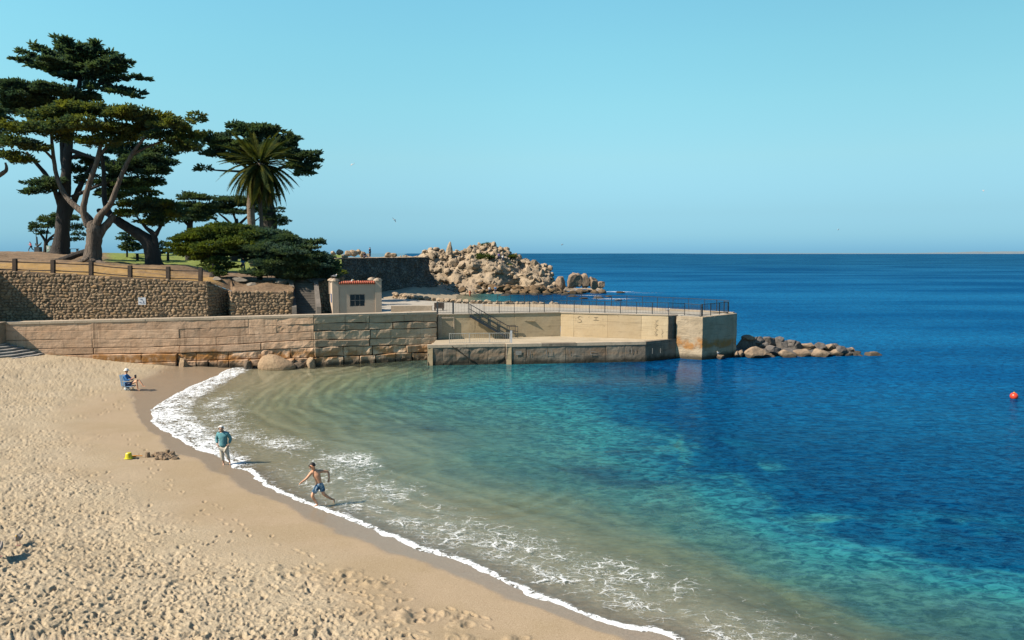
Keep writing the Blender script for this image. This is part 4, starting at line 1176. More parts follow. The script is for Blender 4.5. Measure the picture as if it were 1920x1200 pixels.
for rows, nm, Y0, zz in ((RIP_LOW, 'waterline', 65.2, 0), (RIP_UP, 'upper', 67.3, 1)):
    rows = sorted(rows)
    for i, (cx, cy, rx, ry, kc) in enumerate(rows):
        px, py = 1360 + cx / 5.647, 580 + cy / 5.647
        Y = Y0 + random.uniform(-.3, .3) + (0.4 if kc == 'g' and not zz else 0) + 0.0009 * cx
        c = atY(px, py, Y)
        s = Y / F / 5.647
        mm = M_RIP_T if kc in 't' else M_RIP_G
        colr = {'t': 'tan', 'g': 'grey', 'd': 'dark wet'}[kc]
        boulder('boulder', c, (rx * s * 1.32, max(rx, ry) * s * 1.1, ry * s * 1.55), mm, '%s boulder, %s from the pier end in the %s row of the breakwater' % (colr, ORD[i], nm), 'boulder', 'boulders of the breakwater beyond the pier end', 200 + i + 40 * zz, 3, 16)
V, Fc = ico(3)
cb = (atY(1480, 660, 67.4))
Vb = V * np.array([6.2, 1.5, .7]); Vb[:, 2] *= np.clip(1.05 - (Vb[:, 0] + 6.2) / 12.4 * 0.9, 0.15, 1)
Vb += 0.3 * np.stack([fbm(Vb[:, 0] * 1.5, Vb[:, 1] * 1.5 + Vb[:, 2], 3, i) - 0.5 for i in (1, 2, 3)], 1)
solo('rubble_core', Vb + np.array([cb.x - 0.2, 67.4, 0.1]), Fc, M_RIP_G, 'dark rubble mass under the boulders of the breakwater beyond the pier', 'rocks')['kind'] = 'stuff'
q = atz(1349, 668, 0.2)
perch = boulder('boulder', (q.x, q.y - .3, .15), (.42, .35, .32), M_RIP_T, 'small tan rock in the water at the shaded foot of the pier end', 'boulder', None, 77)

# ================================================================ TERRACE
M_TERR = None
t = NT('terrace_ground')
p = t.pos(); g = t.attr('lawn'); s_p = t.attr('straw')
n1 = t.noise(p, 0.35, 4, 0.6); n2 = t.noise(p, 4.0, 5, 0.7)
dirt = t.mix(t.rng(n1, .35, .65), (0.18, 0.115, 0.075), (0.29, 0.18, 0.11))
straw = t.mix(t.rng(n2, .35, .65), (0.60, 0.35, 0.10), (0.36, 0.215, 0.085))
lawn = t.mix(t.rng(n1, .3, .7), (0.15, 0.25, 0.03), (0.25, 0.33, 0.05))
c = t.mix(s_p, dirt, straw); c = t.mix(g, c, lawn)
c = t.mix(.3, c, t.mix(t.rng(n2, .3, .7), (0.05, .035, .02), (.5, .4, .25)))
M_TERR = t.done(t.bsdf(c, .95, t.bump(n2, .7, .1), .1))
CTRL = [(-70, 502, 61.9), (0, 507, 62.1), (90, 511.5, 62.6), (185, 516.5, 62.9), (290, 522.5, 63.4), (388, 528, 64), (440, 538, 67.0), (545, 545, 66.5), (-60, 474, 95), (0, 473, 110), (60, 472.6, 132), (118, 474.5, 112), (20, 486, 82), (90, 488, 80),
        (175, 491, 78), (285, 497, 79), (235, 479, 108), (340, 488, 96), (350, 478, 120), (210, 475.2, 150), (455, 511, 84), (560, 516, 80), (610, 522, 76), (620, 487, 108), (590, 487, 108), (560, 486, 116), (120, 473.0, 150), (330, 475.6, 150), (500, 476, 150), (0, 472, 150), (-160, 472, 120), (-160, 500, 70),
        (610, 478, 140), (420, 520, 70), (500, 527, 72), (560, 532, 71), (600, 530, 72)]
CP = np.array([tuple(atY(*c_)) for c_ in CTRL])
def terr_z(x, y):
    x = np.asarray(x, float); y = np.asarray(y, float)
    # measured along rays and in depth so that the near edge keeps its line
    d2 = ((x[..., None] - CP[:, 0]) / 1.0) ** 2 + ((y[..., None] - CP[:, 1]) / 1.6) ** 2 + 0.6
    w = d2 ** -2.0
    return (w * CP[:, 2]).sum(-1) / w.sum(-1)
front = [(-110, 502, 62.2), (-75, 502, 62.2), (185, 517, 63.2), (387, 528.5, 63.9), (431.5, 545, 66.75), (436, 546.8, 64.7), (548, 547.8, 65.7), (552, 534, 70.8), (600, 532, 71), (625, 520, 73), (640, 510, 80)]
FP = np.array([tuple(atY(*c_)) for c_ in front])
fpx = np.array([c_[0] for c_ in front], float)
nc_, nr_ = 260, 130
cols = np.interp(np.linspace(0, 1, nc_), np.linspace(0, 1, 400), np.linspace(-110, 640, 400))
FY = np.interp(cols, fpx, FP[:, 1]); FXr = (cols - 960) / F; FZ = np.interp(cols, fpx, FP[:, 2])
kx = np.array([ray(c_, 475).x / ray(c_, 475).y for c_ in cols])
vv = np.linspace(0, 1, nr_) ** 1.5
YT = FY[None, :] + (152 - FY[None, :]) * vv[:, None]
XT = YT * kx[None, :]
ZT = terr_z(XT, YT)
k_ = sst(0, 2.2, YT - FY[None, :])
ZT = FZ[None, :] * (1 - k_) + ZT * k_
ZT += (fbm(XT * .5, YT * .5, 3, 3) - .5) * .25 * k_ + (fbm(XT * 1.8, YT * 1.8, 3, 8) - .5) * .14 * k_
pxT = np.repeat(cols[None, :], nr_, 0)
lawn = sst(79, 84, YT + (pxT - 300) * -.03) * sst(188, 215, pxT + 20 * (fbm(XT * .2, YT * .2, 2, 5) - .5)) 
straw = (1 - sst(70, 77, YT)) * (1 - sst(395, 420, pxT)) * sst(.20, .42, fbm(XT * .35, YT * .6, 3, 7))
terrace = obj('terrace', np.stack([XT.ravel(), YT.ravel(), ZT.ravel()], 1), gridf(nr_, nc_), M_TERR, None, True, {'lawn': lawn.ravel(), 'straw': straw.ravel()})
tag(terrace, 'dry needle covered terrace with a strip of lawn above the rubble wall', None, None, 'structure')
def ground(px, Y):
    x = ray(px, 475).x / ray(px, 475).y * Y
    j = int(np.argmin(np.abs(cols - px)))
    fy = FY[j]
    v = (min(max((Y - fy) / (152 - fy), 0), 1)) ** (1 / 1.5) * (nr_ - 1)
    i = min(int(v), nr_ - 2); f_ = v - i
    return Vector((x, Y, float(ZT[i, j] * (1 - f_) + ZT[i + 1, j] * f_)))
# rocks on the shaded bank
M_BANK = mat('bank_rock', (0.36, 0.31, 0.25), (0.22, 0.18, 0.14), 1.5, .9, .8, 6)
for i, (px, Y, r, lb) in enumerate(((447, 69.5, .55, 'pale rock on the shaded bank above the right section of rubble wall'), (405, 68.0, .4, 'low grey rock on the bank by the low cypress trunk'), (560, 72.0, .7, 'pale flat rock at the head of the dark terrace stairs'), (525, 70, .45, 'half buried rock on the bank under the low cypress'), (470, 68.6, .4, 'small dark rock low on the shaded bank below the path'))):
    g_ = ground(px, Y)
    boulder('rock', g_ + Vector((0, 0, r * .2)), (r * 1.5, r, r * .55), M_BANK, lb, 'rock', 'rocks on the terrace bank', 300 + i)

# wooden fence on the wall top
M_WOOD = mat('weathered_fence_wood', (0.10, 0.072, 0.055), (0.062, 0.046, 0.036), 3.0, .9, .6, 12)
fence = thing('post_and_rail_fence', atY(171, 514, 63.2), 'weathered brown post and rail fence along the top of the rubble wall', 'fence')
FPX = [-44, 28, 99.5, 171, 244, 315.5, 376]
FT = []
for px in FPX:
    Y = np.interp(px, [-75, 185, 388], [62.0, 63.1, 64.1]) + 0.25
    pt = float(np.interp(px, [-44, 28, 99, 171, 244, 315, 376], [483, 486, 488, 491, 498.5, 501, 502.5]))
    pb = float(np.interp(px, [-44, 28, 99, 171, 244, 315, 376], [507, 509.5, 511.5, 514.5, 521, 526, 528]))
    a, b = atY(px, pb + 2, Y), atY(px, pt, Y)
    FT.append((a, b))
    m = MB(); m.bar(a, b, .30, .26)
    m.box((b.x, b.y, b.z + .02), (.26, .22, .05))
    m.build('post', M_WOOD, fence)
for i in range(len(FT) - 1):
    (a0, b0), (a1, b1) = FT[i], FT[i + 1]
    for f0, w in ((.80, .11), (.24, .10)):
        p0, p1 = a0.lerp(b0, f0), a1.lerp(b1, f0)
        mid = p0.lerp(p1, .5) + Vector((0, 0, random.uniform(-.05, .02)))
        V, Fc = tube([p0, mid, p1], [w / 2, w / 2 * .9, w / 2], 7, True, .2, i)
        obj('rail', V, Fc, M_WOOD, fence)

# ================================================================ COVE AND HEADLAND
# retaining wall that runs out along the cove, facing the pier and in shade
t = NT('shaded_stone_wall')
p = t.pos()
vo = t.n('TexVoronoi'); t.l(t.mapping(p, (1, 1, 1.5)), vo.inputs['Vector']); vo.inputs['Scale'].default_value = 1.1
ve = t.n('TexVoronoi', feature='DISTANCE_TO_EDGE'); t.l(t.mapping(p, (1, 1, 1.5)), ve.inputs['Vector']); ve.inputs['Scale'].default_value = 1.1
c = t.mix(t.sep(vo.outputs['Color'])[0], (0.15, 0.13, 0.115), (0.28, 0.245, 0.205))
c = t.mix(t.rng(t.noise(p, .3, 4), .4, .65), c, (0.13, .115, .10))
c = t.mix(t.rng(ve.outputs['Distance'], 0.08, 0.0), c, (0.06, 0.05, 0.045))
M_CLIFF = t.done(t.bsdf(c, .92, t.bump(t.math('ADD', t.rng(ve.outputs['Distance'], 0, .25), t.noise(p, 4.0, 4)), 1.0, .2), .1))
M_GRAN = mat('pale_granite', (0.50, 0.385, 0.265), (0.33, 0.25, 0.17), .45, .9, 1.0, 2.2, .2, objvar=.18)
M_GRAN_T = mat('pale_granite_ground', (0.47, 0.365, 0.25), (0.32, 0.245, 0.165), .35, .92, 1.0, 1.8, .3)
M_BROWN = mat('weedy_brown_rock', (0.22, 0.145, 0.075), (0.12, 0.085, 0.05), .8, .9, .9, 3, .15, objvar=.3, wet=.45)
cw = thing('cove_wall', (-22, 138, 2.2), 'long shaded grey retaining wall running out beside the small cove', 'wall')
na, nb = 90, 22
A0 = Vector((-25.9, 108)); A1 = Vector((-18.8, 172))
pts = []
for i in range(na):
    f_ = i / (na - 1)
    for j in range(nb):
        v = j / (nb - 1)
        x = A0.x + (A1.x - A0.x) * f_; y = A0.y + (A1.y - A0.y) * f_
        zt = 8.25 - 0.1 * f_ + .12 * (fbm(y * .3, 2, 2, 3) - .5); zb = 1.2
        bulge = (fbm(y * .12, v * 2.0, 4, 23) - .5) * 2.6 * (1 - v) * sst(.35, .6, f_) + (fbm(y * .5, v * 5, 3, 27) - .5) * 1.3
        pts.append((x + 1.6 * (1 - v) ** 2 * sst(.3, .7, f_) + bulge, y, zb + (zt - zb) * v))
pts = np.array(pts)
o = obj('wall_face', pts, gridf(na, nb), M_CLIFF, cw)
tops = pts.reshape(na, nb, 3)[:, -1, :]
V = np.concatenate([tops + np.array([.1, 0, .02]), tops + np.array([-3.5, 1.5, .1]), tops + np.array([-7, 3, -1.5])])
obj('wall_top', V, gridf(3, na), M_GRAN_T, cw)
g_shape = [mesh_data('boulder', *(lambda q: (q[0], q[1]))(rock_shape(400 + i, 2, 13, .06)), M_GRAN) for i in range(6)]
b_shape = [mesh_data('boulder', *(lambda q: (q[0], q[1]))(rock_shape(420 + i, 2, 6, .12)), M_BROWN) for i in range(4)]
def put(me, loc, sc, parent=None, name='boulder'):
    o = bpy.data.objects.new(name, me)
    link(o, parent)
    o.location = Vector(loc) - (worldloc(parent) if parent else Vector((0, 0, 0)))
    o.rotation_euler = (random.uniform(-.5, .5), random.uniform(-.5, .5), random.uniform(0, 6.28))
    o.scale = sc
    return o
# pale boulders lying on the wall top
for i, (px, py, r) in enumerate(((625, 473, 6), (637, 471, 8), (652, 474, 8), (663, 472, 10), (672, 470, 7), (679, 475, 8), (691, 477, 5), (646, 480, 7), (728, 477, 8), (738, 476, 7))):
    Y = 112 + 0.35 * (px - 620) if px < 700 else 142
    c = atY(px, py + 2, Y); s = r * Y / F
    o = put(g_shape[i % 6], (c.x, c.y, c.z), (s, s, s * .8))
    tag(o, '%s pale boulder counted outward along the top of the shaded cove wall' % ORD[i], 'boulder', 'boulders on top of the cove wall')

# cove beach: one sheet from the shelter out to the foot of the headland
nx, ny = 120, 120
yy = np.linspace(66.5, 190, ny); rr2 = np.linspace(-.245, .03, nx)
YC = np.repeat(yy[:, None], nx, 1); XC = YC * rr2[None, :]
XR = XC + 8 + (YC - 100) * 0.055 + (fbm(XC * .1, YC * .1, 2, 4) - .5) * 2
zc_ = np.clip(-XR * 0.26, -1.6, 2.3)
zc_ = np.where(YC < 104, np.maximum(zc_, 2.2 + .9 * sst(100, 80, YC)), zc_)
k_ = sst(108, 98, YC)
zc_ = zc_ * (1 - k_) + (2.6 + .55 * sst(105, 72, YC)) * k_
zc_ = np.where(YC < 80, 3.05, zc_)
beach = obj('cove_beach', np.stack([XC, YC, zc_], -1).reshape(-1, 3), gridf(ny, nx), M_COVE, None, True)
tag(beach, 'pale sand of the small cove behind the pier', None, None, 'structure')
# ramp of pale concrete from the shelter down to the cove
rp = MB()
rp.prism([(-17.0, 70), (-5.5, 70.5), (-4.0, 78), (3.5, 79), (4.5, 83.0), (-6, 87), (-13, 100), (-17.5, 101)], 2.4, [3.42, 3.42, 3.42, 3.40, 3.35, 3.25, 3.0, 3.0])
tag(rp.build('path', M_PATH), 'pale concrete path running from the pier down to the cove beach', None, None, 'structure')
# low stone edging along the path
edge = thing('stone_edging', (-8, 92, 3), 'low row of tan stones edging the path above the cove beach', 'stone wall')
EP = [(-16.3, 105), (-13.2, 99), (-9.5, 93.5), (-6, 89.0), (0, 86.2), (5.5, 84.0)]
for i in range(len(EP) - 1):
    a, b = Vector(EP[i]), Vector(EP[i + 1]); n = int((b - a).length / .62)
    for k in range(n):
        q = a.lerp(b, k / n)
        for lay in range(2):
            s = random.uniform(.28, .46)
            put(g_shape[(k + lay) % 6], (q.x + random.uniform(-.25, .25), q.y + random.uniform(-.3, .3), 2.95 + lay * .38 - i * .0), (s * 1.2, s, s * .75), edge, 'stone')
# low wall and bench beyond the shelter
lw = MB(); lw.prism([(-11.4, 71.2), (-7.6, 71.6), (-7.6, 72.0), (-11.4, 71.6)], 3.2, 4.06)
lw.solo('low_wall', M_COPING, 'low plain concrete wall on the pavement between the beige building and the pier', 'wall')
bn = thing('bench', (-7.0, 71.4, 3.4), 'small dark bench at the end of the low concrete wall', 'bench')
MB().box((-6.9, 71.4, 3.86), (.95, .5, .08)).build('seat', M_WOOD, bn)
MB().box((-6.9, 71.62, 4.12), (.95, .06, .45)).build('backrest', M_WOOD, bn)
for sx_ in (-.38, .38): MB().box((-6.9 + sx_, 71.4, 3.62), (.1, .44, .42)).build('leg', M_WOOD, bn)

# headland of granite
SIL = [(712, 481), (760, 481), (785, 477), (795, 470), (806, 467), (822, 468), (836, 471), (856, 471), (868, 470), (880, 464), (886, 459), (905, 457), (928, 459), (945, 466), (958, 473), (975, 483), (1000, 491), (1020, 499), (1031, 503), (1034, 515), (1042, 530), (1060, 538), (1090, 546), (1130, 552)]
FOOT = [(712, 549), (740, 552), (800, 553), (860, 552), (940, 549), (1040, 546), (1090, 549), (1130, 553)]
nu, nv = 300, 90
uu = np.linspace(712, 1130, nu)
top = np.interp(uu, [s[0] for s in SIL], [s[1] for s in SIL])
YH0 = np.interp(uu, [712, 740, 860, 1040, 1130], [165, 165, 168, 170, 171])
YR = YH0 + 15
zt_ = np.array([atY(a, b, c).z for a, b, c in zip(uu, top, YR)])
kx = np.array([ray(a, 475).x / ray(a, 475).y for a in uu])
v = np.linspace(0, 1, nv)
prof = np.interp(v, [0, .10, .20, .26, .38, .46, .56, .72, .86, 1.0], [-.02, .10, .17, .22, .50, .66, .72, 1.0, .95, .4])
YHg = YH0[None, :] + 27 * v[:, None] + (fbm(uu * .03, uu * 0, 2, 2) - .5)[None, :] * 5
XH = YHg * kx[None, :]
ZH = np.maximum(zt_, .2)[None, :] * prof[:, None]
ns = (fbm(XH * .16, YHg * .3, 4, 41) - .5) * 3.6 * np.interp(v, [0, .2, .35, .5, .7, 1], [.15, .35, 1.0, .8, .25, .4])[:, None] * np.clip(zt_ / 8, .2, 1)[None, :]
YHg = YHg + (fbm(XH * .12, ZH * .3, 4, 45) - .5) * 15 * np.interp(v, [0, .2, .3, .5, .7], [0, .5, 1, .9, 0])[:, None]
XH = YHg * kx[None, :]
ridged = np.abs(fbm(XH * .28, ZH * .35 + YHg * .2, 4, 49) - .5)
ZH = ZH + ns * .55 - ridged * 4.0 * np.interp(v, [0, .2, .3, .6, .8], [.2, .5, 1, .8, .2])[:, None]
head = obj('headland', np.stack([XH, YHg, ZH], -1).reshape(-1, 3), gridf(nv, nu), M_GRAN_T)
tag(head, 'rugged pale granite headland beyond the cove', None, None, 'structure')
def hpt(px, v_):
    j = int(np.argmin(np.abs(uu - px))); i = int(v_ * (nv - 1))
    return Vector((XH[i, j], YHg[i, j], ZH[i, j]))
nb_ = 0
for i in range(185):
    px = random.uniform(792, 1040); v_ = random.choice([random.uniform(.54, .78), random.uniform(.60, .76), random.uniform(.60, .76), random.uniform(.24, .55)])
    c = hpt(px, v_)
    if c.z < 1: continue
    s = random.choice([.35, .5, .6, .75, 1.0]) * random.uniform(.75, 1.1)
    put(g_shape[i % 6], c + Vector((0, -.2, .25 * s)), (s * random.uniform(.8, 1.35), s, s * random.uniform(.75, 1.35)), head)
for i in range(112):
    px = random.triangular(845, 1140, 985); v_ = random.uniform(.0, .22)
    c = hpt(px, v_)
    s = random.choice([.5, .7, .9, 1.2]) * random.uniform(.7, 1.1)
    put(b_shape[i % 4] if px > 900 or random.random() < .3 else g_shape[i % 6], c + Vector((0, -random.uniform(0, 7) * (px > 930), .1)), (s * 1.3, s, s * .7), head)
sm = MB()
for i in range(380):
    px = random.uniform(750, 1045); v_ = random.random() ** .8 * .78
    c = hpt(px, v_); s = random.uniform(.18, .42)
    V, Fc = rock_shape(500 + i % 5, 1, 3, .1)
    add_inst(sm, V, Fc, c + Vector((0, 0, .1)), (random.uniform(0, 3), random.uniform(0, 3), 0), (s * 1.2, s, s))
o = sm.build('rubble', M_GRAN, head); o['kind'] = 'stuff'
# pinnacle, stacks
pin = [((843, 478), 11.5), ((842.5, 472), 10.5), ((843, 465), 8), ((843, 459), 5.5), ((844, 455), 3.2), ((844, 453), 1.5)]
pp = [atY(a[0], a[1], 183) for a, _ in pin]
V, Fc = tube(pp, [w / 2 * 183 / F * 1.25 for _, w in pin], 7, True, .22, 3)
solo('rock_pinnacle', V, Fc, M_GRAN, 'tapering upright tan stone pinnacle standing on the headland ridge', 'rock')
for i, (px, py, rx, ry, lb) in enumerate(((1051, 529, 10, 11, 'narrow upright sea stack nearest to the granite headland'), (1077, 521, 14, 15, 'broad round grey sea stack, tallest in front of the open sea'), (1097, 524, 9, 12, 'middle grey rock of the sea stacks off the headland'), (1112, 527, 9, 10, 'ribbed grey rock second from the seaward end of the stacks'), (1126, 531, 8, 6, 'low dark rock at the seaward end of the sea stacks'))):
    Y = 176.0
    c = atY(px, py, Y); s = Y / F
    boulder('sea_stack', c - Vector((0, 0, ry * s * .35)), (rx * s * 1.15, rx * s * 1.1, ry * s * 1.4), M_RIP_T, lb, 'rock', 'sea stacks off the headland', 520 + i, 3, 12)
for i, (px, py, r) in enumerate(((1102, 546, 9), (1128, 548, 6), (1163, 549, 8), (1120, 559, 9), (1095, 560, 7), (1140, 556, 5), (1075, 556, 8), (1160, 563, 6))):
    c = atz(px, py, 0.05); s = r * c.y / F
    boulder('reef_rock', c, (s * 1.4, s, s * .42), M_RIP_G if i % 2 else M_BROWN, '%s low dark wave washed rock of the reef off the headland, counted seaward' % ORD[i], 'rock', 'low reef rocks in the water', 540 + i, 2, 6)
# ================================================================ TREES
def leafmat(name, lit, dark, yellow=0.0):
    t = NT(name)
    p = t.pos()
    n1 = t.noise(p, 0.55, 4, 0.6); n2 = t.noise(p, 5.0, 3, 0.6)
    c = t.mix(t.rng(n1, .38, .62), dark, lit)
    c = t.mix(t.math('MULTIPLY', t.rng(n2, .5, .7), .5), c, tuple(x * 1.5 for x in lit))
    d = t.n('BsdfDiffuse'); t.l(c, d.inputs[0])
    tl = t.n('BsdfTranslucent'); t.l(t.mix(1.0, c, (.9, 1.0, .5), 'MULTIPLY'), tl.inputs[0])
    m = t.n('MixShader'); m.inputs[0].default_value = .38
    t.l(d.outputs[0], m.inputs[1]); t.l(tl.outputs[0], m.inputs[2])
    return t.done(m.outputs[0])
M_LEAF = leafmat('cypress_foliage', (0.150, 0.150, 0.030), (0.054, 0.088, 0.062))  # bluish dark tone stands for hazy shade inside the crowns
M_LEAF_D = leafmat('dark_cypress_foliage', (0.085, 0.112, 0.055), (0.044, 0.080, 0.070))
M_LEAF_G = leafmat('bright_cypress_foliage', (0.115, 0.135, 0.026), (0.046, 0.074, 0.038))
M_BARK = mat('grey_cypress_bark', (0.24, 0.185, 0.145), (0.09, 0.072, 0.06), 1.8, .95, 1.0, 3.5, .15, stretch=(2.5, 2.5, .35))
M_BARK_D = mat('dark_shaded_cypress_bark', (0.075, 0.062, 0.054), (0.045, 0.04, 0.038), 1.2, .95, 1.0, 3.5, .15, stretch=(2.5, 2.5, .35))  # dark bark, deepened to hold the shade cast by the crowns

def sprays(C, Dr, L, Wd):
    """flat twigs: for every centre and direction a bent pair of kites"""
    n = len(C)
    Dr = Dr / np.linalg.norm(Dr, axis=1, keepdims=True)
    rnd = rng.normal(size=(n, 3))
    S1 = np.cross(Dr, rnd); S1 /= np.linalg.norm(S1, axis=1, keepdims=True) + 1e-9
    S2 = np.cross(Dr, S1)
    L = L[:, None]; w = Wd[:, None]
    V = np.empty((n, 8, 3), np.float32)
    tip = C + Dr * L
    mid = C + Dr * L * .5
    V[:, 0] = C; V[:, 1] = mid + S1 * w; V[:, 2] = tip; V[:, 3] = mid - S1 * w
    V[:, 4] = C; V[:, 5] = mid + S2 * w; V[:, 6] = tip + S1 * L * .12; V[:, 7] = mid - S2 * w
    base = np.arange(n)[:, None] * 8
    Fc = np.concatenate([base + np.array([0, 1, 2, 3]), base + np.array([4, 5, 6, 7])])
    return V.reshape(-1, 3), Fc
def foliage(clumps, Y, dens=1.0, L=.55, spiky=.0, flat=.55, up=.25, depthk=.8, pad=.72, lean=(0, 0, 0), fill=1.0):
    """clumps: (px, py, rx, ry[, dY]); every clump is broken into flat pads of twigs"""
    Cs, Ds, Ls = [], [], []
    for cl in clumps:
        px, py, rx, ry = cl[:4]
        dy = cl[4] if len(cl) > 4 else 0
        Yc = Y + dy
        k = Yc / F
        c = np.array(atY(px, py, Yc))
        R3 = np.array([rx * k, max(rx * k * depthk, .8), ry * k])
        vol = R3[0] * R3[1] * max(R3[2], .35)
        npad = max(3, int(fill * 2.6 * (R3[0] * R3[1]) ** .9 / pad ** 2 + 1.0 * vol ** .7))
        for i in range(npad):
            d = rng.normal(size=3); d /= np.linalg.norm(d)
            q = d * rng.random() ** .45
            pc = c + q * R3 * np.array([.92, .92, .85])
            pr = pad * rng.uniform(.55, 1.25) * min(1.0, .45 + R3[0] / 3)
            outw = np.array([q[0], q[1], 0.0])
            npt = int(100 * dens * (pr / .8) ** 1.6) + 5
            a = rng.random(npt) * 2 * np.pi; rr = np.sqrt(rng.random(npt))
            x, y = np.cos(a) * rr, np.sin(a) * rr
            hz = np.sqrt(np.maximum(0, 1 - rr * rr)) * flat * rng.uniform(-.25, 1, npt)
            P = pc + np.stack([x * pr, y * pr, hz * pr * .8], 1)
            D = np.stack([x, y, np.full(npt, up)], 1) + outw * (.9 + spiky) + rng.normal(size=(npt, 3)) * .38 + np.array(lean)
            Cs.append(P); Ds.append(D); Ls.append(.66 * L * rng.uniform(.6, 1.25 + spiky * .6, npt))
    C = np.concatenate(Cs); D = np.concatenate(Ds); Lh = np.concatenate(Ls)
    return sprays(C, D, Lh, Lh * .14 + .022)
def limb(pts, Y, sides=8, seed=1):
    """pts: (px, py, width px[, dY])"""
    P = [tuple(atY(p[0], p[1], Y + (p[3] if len(p) > 3 else 0))) + (p[2] * .44 * Y / F,) for p in pts]
    S_ = spline(P, 4)
    V, Fc = tube([s[:3] for s in S_], [max(.02, s[3]) for s in S_], sides, True, .16, seed)
    return V, Fc
def tree(name, label, base, Y, trunk, limbs, clumps, leaf, bark, group=None, extra=None, **kw):
    b = ground(base, Y) if not isinstance(base, Vector) else base
    root = thing(name, b, label, 'tree', group)
    for i, l in enumerate(trunk):
        V, Fc = limb(l, Y, 12, i + 3)
        obj('trunk', V, Fc, bark, root, True)
    for i, l in enumerate(limbs):
        V, Fc = limb(l, Y, 7, i + 31)
        obj('limb', V, Fc, bark, root, True)
    V, Fc = foliage(clumps, Y, **kw)
    obj('crown', V, Fc, leaf, root)
    if extra:
        V, Fc = foliage(extra[0], Y, **extra[1])
        obj('crown', V, Fc, extra[2] if len(extra) > 2 else leaf, root)
    return root

def boughs(lines, r0=13, r1=4, n=5, fl=.42):
    out = []
    for (x0, y0, x1, y1, dy) in lines:
        for i in range(n):
            t_ = .25 + .75 * i / (n - 1)
            r = r0 + (r1 - r0) * t_
            out.append((x0 + (x1 - x0) * t_, y0 + (y1 - y0) * t_ - 4 * math.sin(t_ * 3.1), r, r * fl, dy * t_))
    return out
# forked pale cypress in front
Y2 = 78
tree('cypress_tree', 'cypress with a pale forked trunk and wide flat layered crown behind the wooden fence', 175, Y2,
     [[(172, 497, 46), (173, 488, 38), (175, 465, 32), (177, 445, 31), (176, 428, 30), (172, 415, 20)]],
     [[(176, 432, 22), (166, 410, 17, .2), (154, 397, 14, .4), (125, 370, 11, .8), (108, 335, 9, 1), (101, 300, 8, 1), (97, 262, 6, 1), (95, 235, 4, 1)],
      [(168, 425, 18), (157, 398, 13, -.3), (160, 372, 12, -.5), (169, 340, 11, -.5), (180, 308, 10, -.5), (187, 280, 8, -.5), (195, 240, 5, -.5)],
      [(176, 428, 20), (190, 402, 15, -.2), (207, 383, 12, -.3), (219, 352, 10, -.5), (231, 322, 9, -.6), (247, 290, 8, -.8), (268, 262, 6, -1), (290, 240, 4, -1)],
      [(180, 450, 20), (192, 430, 17, .3), (205, 416, 15, .5), (214, 404, 12, .8)],
      [(187, 290, 6, -.5), (210, 265, 5), (235, 245, 4), (255, 230, 3)], [(101, 300, 6, 1), (75, 275, 4, .5), (45, 262, 3), (20, 262, 2)], [(97, 262, 5, 1), (130, 240, 4), (150, 222, 3)],
      [(247, 290, 6, -.8), (290, 270, 4), (330, 262, 3), (365, 268, 2)],
      [(186, 492, 22), (160, 494, 18, -1.2), (145, 498, 8, -1.6)], [(178, 494, 24), (196, 498, 14, -1.0), (206, 500, 6, -1.2)]],
     [(125, 207, 50, 10), (95, 222, 45, 12, 1), (180, 208, 60, 13), (235, 214, 55, 12, -1), (285, 222, 50, 12), (325, 236, 45, 12, -1), (352, 254, 30, 10), (368, 272, 18, 8, -1), (55, 243, 48, 13, 0), (110, 240, 52, 13, -1), (165, 235, 48, 12, -2), (25, 268, 32, 12, -1),
      (15, 290, 26, 11), (58, 275, 30, 10, -1), (215, 246, 52, 13, 0), (268, 246, 46, 12, 1), (312, 262, 42, 12), (345, 278, 26, 9), (190, 268, 34, 9, -1), (130, 262, 26, 8, 1), (240, 262, 28, 8), (360, 225, 16, 4), (373, 217, 7, 3), (40, 303, 24, 7)],
     M_LEAF, M_BARK, 'cypress trees on the terrace', dens=.9, L=.55, fill=.95, spiky=.3, flat=1.0, up=.15)
